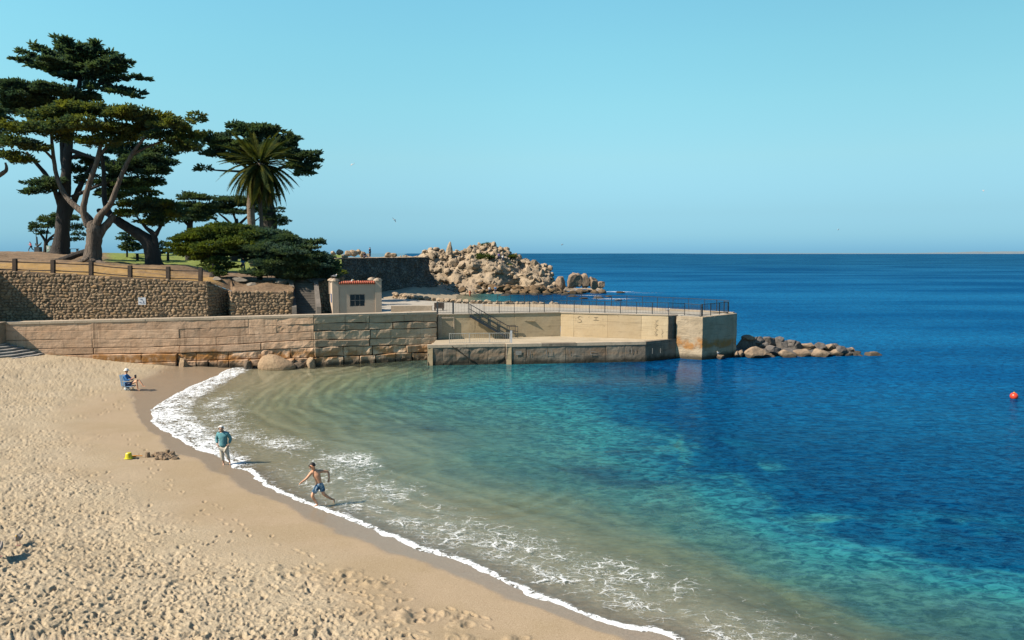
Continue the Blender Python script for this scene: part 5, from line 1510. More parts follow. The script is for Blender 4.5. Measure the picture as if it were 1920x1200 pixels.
# tall dark cypress behind it
Y1 = 106
tree('cypress_tree', 'tallest dark cypress with a thick straight trunk, its spiky crown topping all the others', 115, Y1,
     [[(112, 478, 50), (113, 470, 37), (116, 445, 30), (119, 400, 27), (121, 360, 24), (124, 325, 20), (127, 285, 17), (132, 240, 18), (140, 200, 14), (148, 165, 10), (152, 130, 6), (152, 100, 3)]],
     [[(124, 408, 17), (138, 378, 13, 1), (150, 350, 11, 1), (160, 330, 9, 2), (180, 300, 8, 2), (205, 275, 6, 2)], [(113, 385, 12), (104, 360, 10, -1), (88, 330, 9, -1), (65, 303, 7, -2), (50, 285, 4, -2)], [(124, 325, 16), (118, 290, 12), (116, 250, 9), (110, 215, 6)],
      [(126, 300, 9, 1), (150, 290, 7), (170, 296, 6, 2), (175, 320, 5, 2)], [(145, 180, 7), (170, 168, 5), (200, 150, 4), (232, 148, 2)], [(150, 150, 6), (110, 130, 4), (75, 112, 3), (50, 104, 2)], [(165, 172, 5), (200, 155, 4), (230, 176, 2)], [(135, 220, 9), (90, 180, 6), (40, 178, 4), (0, 175, 3)],
      [(128, 280, 10), (190, 300, 6), (250, 310, 4), (310, 305, 2)], [(135, 370, 9), (180, 350, 6), (230, 335, 4), (280, 330, 2)]],
     boughs([(150, 150, 108, 72, 1), (152, 130, 122, 76, -1), (152, 130, 183, 82, 1), (152, 128, 150, 86, 0), (150, 150, 60, 86, -1), (150, 152, 40, 98, 1), (150, 156, 36, 112, -2), (150, 150, 205, 98, 2), (152, 152, 225, 108, -1), (152, 156, 240, 120, 1), (152, 158, 268, 148, 0),
             (152, 150, 90, 96, 3), (152, 150, 200, 120, -3), (152, 158, 55, 122, 3), (148, 165, 262, 176, 1), (148, 165, 255, 184, -1), (150, 150, 225, 136, 3), (150, 140, 80, 112, -3), (150, 130, 165, 92, 2), (150, 140, 135, 100, 2)], 15, 4, 7, .38)
     + [(150, 142, 34, 8), (130, 128, 26, 7), (172, 128, 26, 7)],
     M_LEAF_D, M_BARK_D, 'cypress trees on the terrace',
     extra=([(60, 165, 62, 9, -2), (25, 178, 44, 12, -3), (105, 172, 52, 10, -2), (150, 182, 40, 9), (10, 205, 38, 16, -2), (45, 205, 40, 12), (90, 195, 40, 10), (-20, 190, 40, 20), (140, 200, 32, 8), (15, 160, 26, 5), (78, 352, 32, 12, -2), (62, 360, 22, 9, -2), (95, 340, 22, 8, -2), (55, 345, 12, 6, -2),
              (190, 340, 40, 14, 2), (232, 318, 52, 14, 1), (275, 302, 48, 14), (250, 285, 52, 14, 2), (295, 322, 34, 9), (265, 342, 42, 9, 1), (215, 365, 32, 12, 2), (180, 305, 30, 12, 3), (300, 285, 30, 12, 1), (140, 320, 22, 10, 3), (318, 305, 20, 8), (236, 352, 40, 9, 2)], dict(dens=.85, L=.65, fill=.85, spiky=.3, flat=.9), M_LEAF_D),
     dens=.8, L=.8, spiky=1.0, up=.45, fill=.8)
# tree cut by the edge of the frame
tree('cypress_tree', 'cypress half out of the frame at the edge, one bare grey limb reaching in', -70, 84,
     [[(-75, 500, 40), (-72, 450, 34), (-65, 400, 30), (-55, 360, 22)]], [[(-60, 380, 16), (-30, 345, 11), (0, 328, 9), (12, 318, 7), (10, 305, 4)], [(-55, 360, 16), (-45, 300, 10), (-30, 240, 6)]],
     [(-20, 225, 42, 22), (-45, 255, 45, 24), (0, 240, 22, 14), (-30, 285, 40, 18), (4, 292, 18, 8), (-60, 210, 45, 20), (-90, 250, 50, 22), (-95, 215, 45, 18, 2), (-70, 180, 40, 14, -2), (-110, 280, 40, 18), (-20, 200, 30, 12, 3)], M_LEAF_D, M_BARK, 'cypress trees on the terrace', L=.55)
# leaning cypress
tree('cypress_tree', 'leaning cypress whose dark trunk splits low, one limb slanting to the pale forked cypress', 285, 81,
     [[(290, 502, 40), (288, 490, 33), (284, 470, 31), (276, 452, 28), (262, 440, 24), (245, 430, 21), (225, 417, 19), (209, 406, 15), (200, 392, 13)]],
     [[(203, 398, 14), (196, 375, 11), (195, 345, 9), (194, 315, 8), (191, 285, 6)], [(287, 480, 20), (290, 460, 17), (289, 445, 14), (286, 437, 11), (275, 428, 8), (264, 415, 5), (255, 405, 3)], [(289, 445, 11), (297, 432, 8), (304, 420, 6), (312, 410, 3)], [(270, 446, 15), (268, 438, 12)], [(206, 404, 10), (190, 396, 11), (183, 395, 9)]],
     [(248, 402, 30, 8), (275, 394, 38, 9), (308, 402, 36, 9), (268, 378, 40, 9), (240, 384, 22, 8), (298, 384, 34, 7), (330, 398, 22, 7), (285, 418, 32, 6), (262, 362, 32, 7), (318, 388, 22, 6), (225, 395, 10, 5), (300, 412, 26, 6)],
     M_LEAF, M_BARK_D, 'cypress trees on the terrace', dens=.95, L=.5)
# cypress behind the palm
tree('cypress_tree', 'big dark cypress with a ragged rounded crown standing behind the palm', 505, 112,
     [[(508, 450, 30), (506, 420, 28), (503, 390, 26), (498, 350, 22), (494, 310, 16), (490, 275, 9)]],
     [[(500, 360, 12), (470, 320, 8), (430, 295, 5), (395, 285, 3)], [(496, 330, 10), (540, 310, 6), (585, 305, 3)], [(494, 300, 10), (465, 265, 6), (440, 240, 3)], [(470, 322, 6), (420, 320, 4), (390, 318, 2)], [(492, 285, 9), (525, 262, 5), (550, 250, 2)]],
     [(440, 238, 16, 9), (452, 248, 24, 11), (475, 252, 32, 14), (500, 246, 34, 13), (528, 262, 32, 14), (398, 262, 32, 9), (428, 272, 38, 12), (465, 276, 48, 14), (520, 285, 40, 14), (545, 292, 32, 14), (572, 300, 26, 13), (592, 312, 12, 10), (588, 290, 14, 9), (560, 314, 22, 9), (408, 288, 24, 8), (384, 318, 14, 5), (440, 300, 30, 9), (535, 275, 22, 10), (385, 262, 16, 6), (598, 300, 8, 9), (575, 328, 18, 6)],
     M_LEAF_D, M_BARK_D, 'cypress trees on the terrace',
     extra=([(520, 392, 12, 14), (524, 414, 20, 12), (512, 408, 20, 18), (500, 395, 14, 22), (530, 420, 8, 6), (498, 430, 16, 10), (505, 370, 14, 14)], dict(dens=.9, L=.5), M_LEAF_D), dens=.85, L=.66, spiky=.7, up=.4, fill=.9, flat=.9)
# smaller flat topped cypresses in the gap
tree('cypress_tree', 'small flat topped cypress in the gap between the leaning cypress and the palm', 355, 97,
     [[(356, 500, 18), (355, 450, 15), (356, 425, 12), (360, 405, 8)]], [[(357, 425, 8), (340, 410, 5), (330, 402, 3)], [(358, 415, 7), (380, 402, 4), (395, 395, 2)]],
     [(368, 372, 32, 7), (350, 386, 26, 7), (382, 384, 26, 7), (335, 402, 32, 8), (350, 412, 36, 7), (375, 400, 32, 8), (360, 365, 18, 4), (395, 398, 18, 6)], M_LEAF_D, M_BARK_D, 'cypress trees on the terrace', L=.5)
tree('cypress_tree', 'second flat topped cypress showing thin fanned branches just beside the palm trunk', 440, 101,
     [[(438, 500, 16), (441, 450, 13), (444, 430, 10), (443, 410, 7)]], [[(443, 432, 7), (425, 412, 5), (410, 400, 3)], [(444, 425, 7), (462, 408, 5), (475, 396, 3)], [(443, 415, 5), (436, 398, 4), (430, 385, 2)], [(444, 434, 6), (470, 420, 4), (490, 405, 2)], [(443, 434, 6), (415, 420, 4), (400, 410, 2)]],
     [(430, 374, 34, 7), (455, 382, 34, 9), (410, 392, 28, 7), (478, 392, 22, 9), (440, 398, 34, 6), (398, 408, 18, 5), (425, 386, 26, 7), (470, 372, 16, 6)], M_LEAF_D, M_BARK_D, 'cypress trees on the terrace', L=.5)
# low spreading cypress by the wall; its shaded side is painted with darker leaves
LOW = [(368, 448, 42, 13, -1), (408, 436, 46, 13), (442, 430, 38, 9, 1), (342, 462, 28, 10, -2), (398, 466, 40, 14, -3), (380, 482, 22, 8, -2), (430, 458, 36, 12, -2), (412, 488, 24, 10, -3), (468, 448, 46, 14), (446, 474, 28, 9, -1), (345, 446, 16, 6, -1), (325, 470, 14, 6, -2), (415, 424, 22, 5, 1), (388, 500, 10, 12, -3), (425, 500, 16, 8, -2), (402, 508, 16, 8, -3.5)]
LOW += [(352, 476, 24, 8, -2), (376, 470, 30, 10, -2), (462, 466, 40, 13, -1), (480, 462, 30, 12), (420, 474, 30, 10, -1), (392, 490, 18, 9, -2), (408, 512, 14, 8, -3.5), (422, 448, 50, 12)]
LOW_SHADED = [(520, 484, 50, 16, -1), (575, 494, 45, 14, -2), (500, 512, 36, 10, -3), (560, 516, 45, 9, -2), (620, 519, 20, 9, -1), (600, 486, 35, 12, 0), (530, 458, 46, 12, 0), (470, 484, 16, 10, -1),
 (508, 442, 46, 11, 1), (540, 452, 40, 11, 0), (498, 470, 46, 15, -2), (556, 466, 40, 12, -1), (588, 480, 36, 12, -1), (548, 488, 40, 15, -2), (600, 498, 30, 14, -1), (512, 496, 34, 12, -3), (618, 508, 18, 11), (590, 456, 20, 4), (604, 452, 9, 2.5), (570, 508, 40, 10, -2), (490, 486, 18, 8, -1), (624, 498, 12, 8), (530, 508, 24, 8, -3), (470, 430, 24, 5, 2), (600, 517, 28, 7, -1), (540, 472, 30, 10, -4)]
tree('low_cypress', 'low broad cypress spreading like a shrub over the bank above the second rubble wall', 402, 73,
     [[(400, 532, 22, -3.4), (402, 512, 17, -3.4), (406, 490, 14, -2.5), (415, 465, 9, -1)], [(487, 524, 12), (488, 505, 10), (486, 480, 8)], [(520, 522, 9), (522, 505, 8), (525, 480, 6)]],
     [[(405, 495, 9, -3), (385, 475, 6, -2), (360, 460, 4, -1)], [(486, 490, 8), (510, 470, 6), (560, 465, 4), (600, 455, 2)], [(488, 500, 8), (540, 495, 5), (590, 500, 3)]],
     LOW, M_LEAF_G, M_BARK_D, None, extra=(LOW_SHADED, dict(dens=1.0, L=.42, pad=.7, fill=2.1), M_LEAF_D), dens=1.0, L=.42, pad=.7, fill=2.0)
# small trees near the skyline
tree('small_tree', 'small round leafed tree with thin forked stems beside the dark thick trunk', 86, 126,
     [[(85, 476, 9), (86, 462, 8), (86, 452, 7)]], [[(86, 454, 6), (80, 444, 5), (72, 434, 3)], [(87, 455, 6), (97, 444, 5), (108, 436, 3)], [(92, 450, 4), (104, 446, 3), (118, 438, 2)], [(86, 454, 4), (88, 438, 3), (90, 425, 2)]],
     [(75, 424, 17, 9), (92, 414, 20, 8), (110, 420, 18, 11), (66, 430, 10, 7), (104, 404, 12, 5), (82, 437, 12, 5), (140, 428, 14, 8), (147, 443, 11, 8), (132, 408, 20, 8), (150, 425, 8, 9), (136, 450, 8, 5)], M_LEAF_D, M_BARK_D, 'small trees on the terrace', L=.55, flat=.9)
tree('small_conifer', 'young dark conifer with drooping tiers seen under the leaning trunk', 239, 99,
     [[(238, 482, 4), (239, 460, 3), (241, 432, 2)]], [], [(240, 438, 7, 4), (236, 446, 13, 4), (246, 448, 12, 4), (232, 456, 15, 4), (248, 458, 15, 4), (228, 464, 12, 4), (250, 466, 15, 4), (240, 466, 16, 5), (222, 448, 7, 3)], M_LEAF_D, M_BARK_D, 'small trees on the terrace', L=.5, spiky=.5, up=-.1)
# hedge line behind
tree('shrub', 'dark clipped shrub behind the leaning trunk at the edge of the lawn', 315, 92, [[(315, 495, 6), (315, 470, 4)]], [], [(305, 462, 14, 10), (318, 456, 14, 8), (300, 476, 10, 10), (312, 474, 14, 10)], M_LEAF_D, M_BARK_D, 'small trees on the terrace', L=.45)

# roots and fallen log by the forked cypress
V, Fc = limb([(104, 488, 5, 1), (125, 484, 12, 1), (145, 477, 13, 1.5), (162, 472, 14, 1.5)], 80, 8)
solo('fallen_log', V, Fc, M_BARK_D, 'dark fallen log lying on the ground just behind the pale forked trunk', 'log')
V, Fc = limb([(143, 494, 4), (148, 492, 7), (158, 488, 8), (166, 484, 6)], 75.5, 7)
solo('dead_root', V, Fc, M_BARK, 'bleached broken root at the foot of the pale forked cypress', 'root')

# palm
M_FROND = leafmat('palm_frond', (0.070, 0.070, 0.016), (0.024, 0.037, 0.017))
M_FROND_DRY = leafmat('dry_palm_frond', (0.17, 0.12, 0.035), (0.10, 0.075, 0.03))
Yp = 89
pb_ = ground(476, Yp)
palm = thing('palm_tree', pb_, 'date palm with a round head of arching fronds in front of a dark cypress', 'palm tree')
pts = [(476, 500, 15), (473, 440, 16), (470, 400, 16), (470, 370, 15), (475, 345, 16), (482, 328, 22), (487, 314, 26), (488, 305, 14)]
V, Fc = limb(pts, Yp, 10, 5)
obj('trunk', V, Fc, mat('palm_bark', (0.36, 0.28, 0.21), (0.22, 0.165, 0.12), 1.0, .95, 1.0, 4, .15, stretch=(1, 1, 2)), palm, True)
pc = atY(487, 312, Yp)
def frond_mesh(seed, Ln, droop, m, nm='frond'):
    r = random.Random(seed)
    V, Fc = [], []
    n = 22
    P = []
    for i in range(n + 1):
        t_ = i / n
        P.append(Vector((Ln * (t_ - .16 * droop * t_ ** 2), 0, -droop * Ln * .62 * t_ ** 2)))
    tv, tf = tube(P, [.05 * (1 - .8 * i / n) for i in range(n + 1)], 4, False)
    V += tv; Fc += tf
    for i in range(3, n + 1):
        t_ = i / n
        w = Ln * .125 * math.sin(math.pi * min(1, .18 + t_ * .80)) ** .6
        d = (P[i] - P[i - 1]).normalized()
        for s in (-1, 1):
            for h in (0, .5):
                p = P[i - 1].lerp(P[i], h)
                q = p + (d * .75 + Vector((0, s * .8, -.28 + .25 * r.random()))).normalized() * w * r.uniform(.85, 1.1)
                k = len(V)
                V += [p - d * .085, p + d * .095, q]
                Fc.append((k, k + 1, k + 2))
    return mesh_data(nm, V, Fc, m)
fm_ = [frond_mesh(i, 4.7, d, M_FROND) for i, d in enumerate((.35, .6, .85, 1.0))] + [frond_mesh(9, 4.2, 1.1, M_FROND_DRY)]
for i in range(120):
    az = i * 2.39996 + random.uniform(-.2, .2)
    k = (i + .5) / 120
    el = R(80 - 138 * k ** .62) + random.uniform(-.08, .08)
    mi = 0 if el > .8 else (1 if el > .25 else (2 if el > -.3 else 3))
    if i > 106 and random.random() < .55: mi = 4
    o = bpy.data.objects.new('frond', fm_[mi])
    link(o, palm)
    o.location = pc - pb_ + Vector((math.cos(az) * .25, math.sin(az) * .25, .15 + .3 * math.sin(el)))
    o.rotation_euler = Euler((random.uniform(-.5, .5), -el, az), 'XYZ')
    s = random.uniform(.88, 1.1); o.scale = (s, s, s)
# second stem, half hidden
V, Fc = limb([(492, 500, 9), (491, 440, 10), (490, 410, 8), (488, 385, 9), (488, 350, 9), (488, 325, 8)], Yp + .8, 8, 8)
solo('bare_stem', V, Fc, M_BARK, 'pale bare stem standing close beside the palm trunk', 'trunk')

# shrubs on the headland
for i, (px, py, rx, ry, lb) in enumerate(((910, 460, 10, 4, 'flat green shrub on the very top of the headland'), (908, 483, 17, 7, 'largest green shrub on the headland slope just under the summit rocks'), (957, 481, 12, 7, 'green shrub on the seaward shoulder of the headland'), (952, 498, 9, 5, 'small green shrub lowest on the headland face'))):
    j = int(np.argmin(np.abs(uu - px)))
    ds = [abs(600 - 0 - (600 - F * 0)) for _ in (0,)]
    best = min(range(10, int(nv * .8)), key=lambda i_: abs((CAM_Z - ZH[i_, j]) / YHg[i_, j] - (CAM_Z - atY(px, py, 180).z) / 180))
    Ysh = YHg[best, j] - .5
    V, Fc = foliage([(px, py, rx, ry)], Ysh, dens=1.3, L=.45, pad=.7, flat=.9)
    solo('shrub', V, Fc, M_LEAF_G, lb, 'shrub', 'shrubs on the headland')
V, Fc = foliage([(628, 506, 12, 6), (640, 511, 8, 4)], 79, dens=1.2, L=.35, pad=.6, flat=.9)
solo('shrub', V, Fc, M_LEAF_G, 'bright green rounded shrub on the slope just behind the beige building', 'shrub')
# ================================================================ PEOPLE
def skin(name, pts, edges, rad, m, parent, sub=2, root=0, smooth=True):
    """a continuous surface grown round a skeleton; pts in world coordinates"""
    me = bpy.data.meshes.new(name)
    o_ = np.array(worldloc(parent)) if parent is not None else np.zeros(3)
    me.from_pydata([tuple(np.array(p) - o_) for p in pts], edges, [])
    ob = bpy.data.objects.new(name, me)
    COL.objects.link(ob)
    sm_ = ob.modifiers.new('skin', 'SKIN')
    sm_.use_smooth_shade = smooth
    ss_ = ob.modifiers.new('sub', 'SUBSURF'); ss_.levels = sub; ss_.render_levels = sub
    sv_ = me.skin_vertices[0].data
    for i, r in enumerate(rad):
        sv_[i].radius = (r, r) if not hasattr(r, '__len__') else r
        sv_[i].use_root = (i == root)
    dg = bpy.context.evaluated_depsgraph_get()
    nm = bpy.data.meshes.new_from_object(ob.evaluated_get(dg))
    bpy.data.objects.remove(ob); bpy.data.meshes.remove(me)
    nm.materials.clear(); nm.materials.append(m)
    nm.name = name
    o = bpy.data.objects.new(name, nm)
    link(o, parent)
    return o
def chain(P, names, R_):
    """joint table -> points, edges, radii along named chains (lists of joint names)"""
    idx = {}; pts = []; rad = []; ed = []
    for ch in names:
        for a in ch:
            if a not in idx:
                idx[a] = len(pts); pts.append(P[a]); rad.append(R_.get(a, .05))
        for a, b in zip(ch, ch[1:]):
            e_ = (idx[a], idx[b])
            if e_ not in ed and e_[::-1] not in ed: ed.append(e_)
    return pts, ed, rad
M_SKIN = plain('tanned_skin', (0.82, 0.42, 0.25), .55)
M_SKIN_L = plain('light_skin', (0.70, 0.42, 0.29), .55)
M_HAIR_W = plain('white_hair', (0.85, 0.82, 0.76), .8)
M_HAIR_B = plain('dark_hair', (0.022, 0.016, 0.013), .6)
BASE_R = {'pelvis': .125, 'waist': .115, 'chest': .14, 'upchest': .12, 'neck': .052, 'head0': .075, 'head1': .098, 'head2': .07, 'shL': .07, 'shR': .07, 'elL': .045, 'elR': .045, 'wrL': .03, 'wrR': .03,
          'hdL': .03, 'hdR': .03, 'hipL': .10, 'hipR': .10, 'knL': .062, 'knR': .062, 'caL': .058, 'caR': .058, 'anL': .038, 'anR': .038, 'heL': .035, 'heR': .035, 'toL': .026, 'toR': .026}
BODY = [['pelvis', 'waist', 'chest', 'upchest', 'neck', 'head0', 'head1', 'head2'], ['upchest', 'shL', 'elL', 'wrL', 'hdL'], ['upchest', 'shR', 'elR', 'wrR', 'hdR'],
        ['pelvis', 'hipL', 'knL', 'caL', 'anL', 'heL', 'toL'], ['pelvis', 'hipR', 'knR', 'caR', 'anR', 'heR', 'toR']]
def fill(J):
    """add the in-between joints"""
    J = {k: Vector(v) for k, v in J.items()}
    for s in 'LR':
        if 'ca' + s not in J: J['ca' + s] = J['kn' + s].lerp(J['an' + s], .32)
        if 'he' + s not in J: J['he' + s] = J['an' + s] + Vector((0, 0, -.045))
        if 'hd' + s not in J: J['hd' + s] = J['wr' + s] + (J['wr' + s] - J['el' + s]).normalized() * .08
    d = (J['neck'] - J['pelvis'])
    J.setdefault('waist', J['pelvis'] + d * .30); J.setdefault('chest', J['pelvis'] + d * .62); J.setdefault('upchest', J['pelvis'] + d * .86)
    return J
def hand(J, s, m, parent, size=1.0, curl=.5):
    """palm end and five separate bent fingers rooted in the palm"""
    w, h = J['wr' + s], J['hd' + s]
    d = (h - w).normalized(); side = d.orthogonal().normalized(); nrm = d.cross(side)
    for k, (off, ln) in enumerate(((-.030, .062), (-.010, .074), (.010, .070), (.029, .054), (.034, .05))):
        b = h + side * off * size - d * (.055 if k == 4 else 0.0)
        d1 = d if k < 4 else (d * .5 + side * .8).normalized()
        d2 = (d1 + nrm * curl).normalized(); d3 = (d1 + nrm * curl * 2.2).normalized()
        p1 = b + d1 * ln * .5 * size; p2 = p1 + d2 * ln * .35 * size; p3 = p2 + d3 * ln * .3 * size
        skin('finger' if k < 4 else 'thumb', [b - d1 * .03, p1, p2, p3], [(0, 1), (1, 2), (2, 3)], [.0105 * size, .0095 * size, .0085 * size, .007 * size], m, parent, 1)
def ellip(c, r, lv=2, rot=None):
    V, Fc = ico(lv)
    V = V * np.array(r)
    if rot is not None: V = V @ np.array(rot.to_matrix()).T
    return V + np.array(c), Fc
def head_parts(J, face, parent, skin_m, hair_m, hair='short', parts=True):
    """nose, ears, eyes and mouth on the face side, and hair round the skull; face: unit vector the face looks along"""
    f = Vector(face).normalized(); c = J['head1']; up = (J['head2'] - J['head0']).normalized()
    s = f.cross(up).normalized()
    if parts:
        V, Fc = ellip(c + f * .105 - up * .012, (.016, .016, .026)); obj('nose', V, Fc, skin_m, parent, True)
        for k in (-1, 1):
            V, Fc = ellip(c + s * k * .094 + up * -.01, (.018, .02, .034)); obj('ear', V, Fc, skin_m, parent, True)
            V, Fc = ellip(c + f * .090 + s * k * .034 + up * .014, (.014, .014, .009)); obj('eye', V, Fc, M_HAIR_B, parent, True)
        V, Fc = ellip(c + f * .088 - up * .052, (.026, .026, .008)); obj('mouth', V, Fc, plain('lips', (.45, .16, .13)), parent, True)
    V, Fc = ico(3)
    V = np.array(V); n = V @ np.array(f); u_ = V @ np.array(up)
    k = (n < .42) | (u_ > .45)
    k &= u_ > (-.55 if hair == 'bob' else -.30)
    rr = .113 + .006 * rng.random(len(V))
    Fk = [q for q in Fc if all(k[i] for i in q)]
    obj('hair', V * rr[:, None] * np.array([1, 1, 1.06]) + np.array(c + up * .012 - f * .012), Fk, hair_m, parent, True)

def px_pose(px0, py0, base, scale, J):
    """joints given as (px, py, metres away from the viewer) around a foot point seen at px0, py0"""
    return fill({k: Vector((base.x + (v[0] - px0) * scale, base.y + (v[2] if len(v) > 2 else 0), base.z + (py0 - v[1]) * scale * 1.03)) for k, v in J.items()})

# ---- boy running out of the swash
b0 = on_sand(590.5, 948); b0.z = max(b0.z, -0.02)
sc = (b0.y / cp) / F * 1.02
J = px_pose(590.5, 947.5, b0, sc, {'pelvis': (599.8, 909.5), 'waist': (598.3, 902), 'chest': (596.2, 893), 'upchest': (594.6, 886), 'neck': (591.6, 880.5, -.03), 'head0': (589.8, 877, -.06), 'head1': (588.2, 872.8, -.08), 'head2': (588.0, 868.2, -.06),
    'shL': (586.8, 884.2, -.10), 'elL': (579.4, 893.5, -.25), 'wrL': (572.8, 897.6, -.38), 'hdL': (570.6, 898.6, -.43), 'shR': (602.6, 884.5, .10), 'elR': (613.6, 888.6, .28), 'wrR': (616.2, 899, .18), 'hdR': (615.6, 903, .14),
    'hipL': (596.8, 911.5, -.06), 'knL': (588.6, 925, -.22), 'caL': (590.6, 931.5, -.15), 'anL': (594.6, 942.8, -.02), 'heL': (595.6, 946.2, 0), 'toL': (589.0, 948.6, -.12), 'hipR': (602.8, 911.5, .07), 'knR': (606.4, 926, .04), 'caR': (610.6, 931.5, .12), 'anR': (620.6, 941.0, .28), 'heR': (623.2, 941.6, .33), 'toR': (622.2, 947.4, .30)})
boy = thing('person', J['toL'], 'bare chested person in blue patterned swim shorts running out of the shallow water', 'person')
r_ = dict(BASE_R); r_.update({'pelvis': .11, 'waist': .10, 'chest': .135, 'upchest': .11, 'shL': .062, 'shR': .062, 'hipL': .085, 'hipR': .085})
skin('body', *chain(J, BODY, r_), M_SKIN, boy)
for s in 'LR': hand(J, s, M_SKIN, boy, 1.0, .9)
head_parts(J, (-.75, -.65, -.05), boy, M_SKIN, M_HAIR_B)
M_TRUNKS = None
t = NT('blue_patterned_cloth')
n1 = t.noise(t.pos(), 6.0, 3, .6)
M_TRUNKS = t.done(t.bsdf(t.ramp(n1, [(.40, (.018, .05, .11)), (.50, (.06, .20, .36)), (.60, (.42, .52, .60))]), .8))
JS = dict(J); JS['tl'] = J['hipL'].lerp(J['knL'], .80); JS['tr'] = J['hipR'].lerp(J['knR'], .80); JS['top'] = J['pelvis'].lerp(J['waist'], .8)
skin('swim_shorts', *chain(JS, [['pelvis', 'top'], ['pelvis', 'hipL', 'tl'], ['pelvis', 'hipR', 'tr']], {'pelvis': .128, 'top': .112, 'hipL': .108, 'hipR': .108, 'tl': .098, 'tr': .098}), M_TRUNKS, boy)
skin('waistband', [J['pelvis'].lerp(J['waist'], .62), J['pelvis'].lerp(J['waist'], .85)], [(0, 1)], [.117, .114], plain('white_waistband', (.75, .78, .82)), boy, 1)
sgl = (J['head1'] + Vector((-.75, -.65, 0)).normalized() * .098 + Vector((0, 0, .016)))
MB().box(sgl, (.15, .03, .034), math.atan2(-.75, .65) + math.pi / 2 * 0 - .0).build('sunglasses', M_HAIR_B, boy)

# ---- woman standing at the water's edge
w0 = on_sand(421, 871)
sc = (w0.y / cp) / F * 1.02
J = px_pose(421, 871, w0, sc, {'pelvis': (420.3, 838.5), 'waist': (420.3, 832), 'chest': (420, 821.5), 'upchest': (419.6, 814), 'neck': (418.8, 809.5, -.03), 'head0': (418.5, 807, -.06), 'head1': (418.4, 803.6, -.10), 'head2': (418.4, 800.4, -.08),
    'shL': (411.2, 814, 0), 'elL': (406.6, 824, .08), 'wrL': (409.6, 832.5, -.05), 'hdL': (412.0, 836, -.10), 'shR': (428.2, 814, 0), 'elR': (433.2, 824, .08), 'wrR': (431.4, 832.5, -.05), 'hdR': (428.6, 836, -.10),
    'hipL': (416.6, 841, 0), 'knL': (417.4, 854.5, -.03), 'anL': (419.2, 868.4, .02), 'toL': (420.6, 872.4, -.14), 'hipR': (425.0, 841, 0), 'knR': (427.4, 854, -.02), 'anR': (429.6, 866.4, .08), 'toR': (432.6, 870.2, -.06)})
woman = thing('person', w0, 'white haired person in a teal jacket and cream trousers standing barefoot at the foam edge', 'person')
skin('body', *chain(J, BODY, BASE_R), M_SKIN_L, woman)
head_parts(J, (.12, -.85, -.45), woman, M_SKIN_L, M_HAIR_W, 'bob')
for s in 'LR': hand(J, s, M_SKIN_L, woman, .9, .6)
M_TEAL = mat('teal_jacket', (0.135, 0.36, 0.40), (0.10, 0.28, 0.33), 6, .8, .6, 14)
JS = dict(J); JS['hem'] = J['pelvis'] + Vector((0, 0, -.02)); JS['col'] = J['neck'] + Vector((0, 0, -.015))
cu = {s: J['el' + s].lerp(J['wr' + s], .92) for s in 'LR'}
JS['cuL'], JS['cuR'] = cu['L'], cu['R']
skin('jacket', *chain(JS, [['hem', 'waist', 'chest', 'upchest', 'col'], ['upchest', 'shL', 'elL', 'cuL'], ['upchest', 'shR', 'elR', 'cuR']],
     {'hem': .185, 'waist': .178, 'chest': .178, 'upchest': .145, 'col': .075, 'shL': .088, 'shR': .088, 'elL': .072, 'elR': .072, 'cuL': .056, 'cuR': .056}), M_TEAL, woman)
M_CREAM = mat('cream_trousers', (0.66, 0.60, 0.50), (0.56, 0.50, 0.41), 6, .85, .5, 14)
JS = dict(J)
for s in 'LR': JS['cf' + s] = J['kn' + s].lerp(J['an' + s], .66)
skin('trousers', *chain(JS, [['pelvis', 'hipL', 'knL', 'cfL'], ['pelvis', 'hipR', 'knR', 'cfR']], {'pelvis': .15, 'hipL': .118, 'hipR': .118, 'knL': .086, 'knR': .086, 'cfL': .074, 'cfR': .074}), M_CREAM, woman)

# ---- person seated in a low beach chair
s0 = on_sand(245, 731.5)
sc = (s0.y / cp) / F * 1.04
def sp_(px, py, dy=0): return Vector((s0.x + (px - 245) * sc, s0.y + dy, s0.z + (731.5 - py) * sc * 1.03))
J = fill({k: sp_(*v) for k, v in {'pelvis': (239.5, 721.5), 'waist': (238.5, 717), 'chest': (237.5, 711), 'upchest': (237.6, 706.5), 'neck': (238.2, 702.5), 'head0': (238.8, 700.2), 'head1': (239.2, 697.2), 'head2': (239.4, 694.2),
    'shL': (237.8, 706, -.19), 'elL': (243.5, 713.5, -.24), 'wrL': (250.5, 710.5, -.16), 'hdL': (253.2, 709, -.12), 'shR': (237.8, 706, .19), 'elR': (244, 713, .24), 'wrR': (251, 709.5, .14), 'hdR': (253.6, 708, .10),
    'hipL': (241, 721.5, -.10), 'knL': (258.2, 715.6, -.12), 'anL': (259.4, 729.2, -.10), 'toL': (264.0, 731.0, -.10), 'hipR': (241, 721.3, .10), 'knR': (260.6, 713.2, .02), 'anR': (268.4, 723.2, -.05), 'toR': (273.4, 724.6, -.06)}.items()})
sit = thing('person', sp_(245, 731.5), 'person in blue top and white hat sitting cross legged in a low beach chair', 'person')
skin('body', *chain(J, BODY, BASE_R), M_SKIN, sit)
head_parts(J, (.9, -.25, -.3), sit, M_SKIN, M_HAIR_W)
for s in 'LR': hand(J, s, M_SKIN, sit, 1.0, .9)
M_BLUE = mat('blue_shirt', (0.06, 0.24, 0.56), (0.04, 0.17, 0.44), 6, .8, .4, 14)
JS = dict(J); JS['hem'] = J['pelvis'] + Vector((0, 0, .02))
for s in 'LR': JS['cu' + s] = J['el' + s].lerp(J['wr' + s], .75)
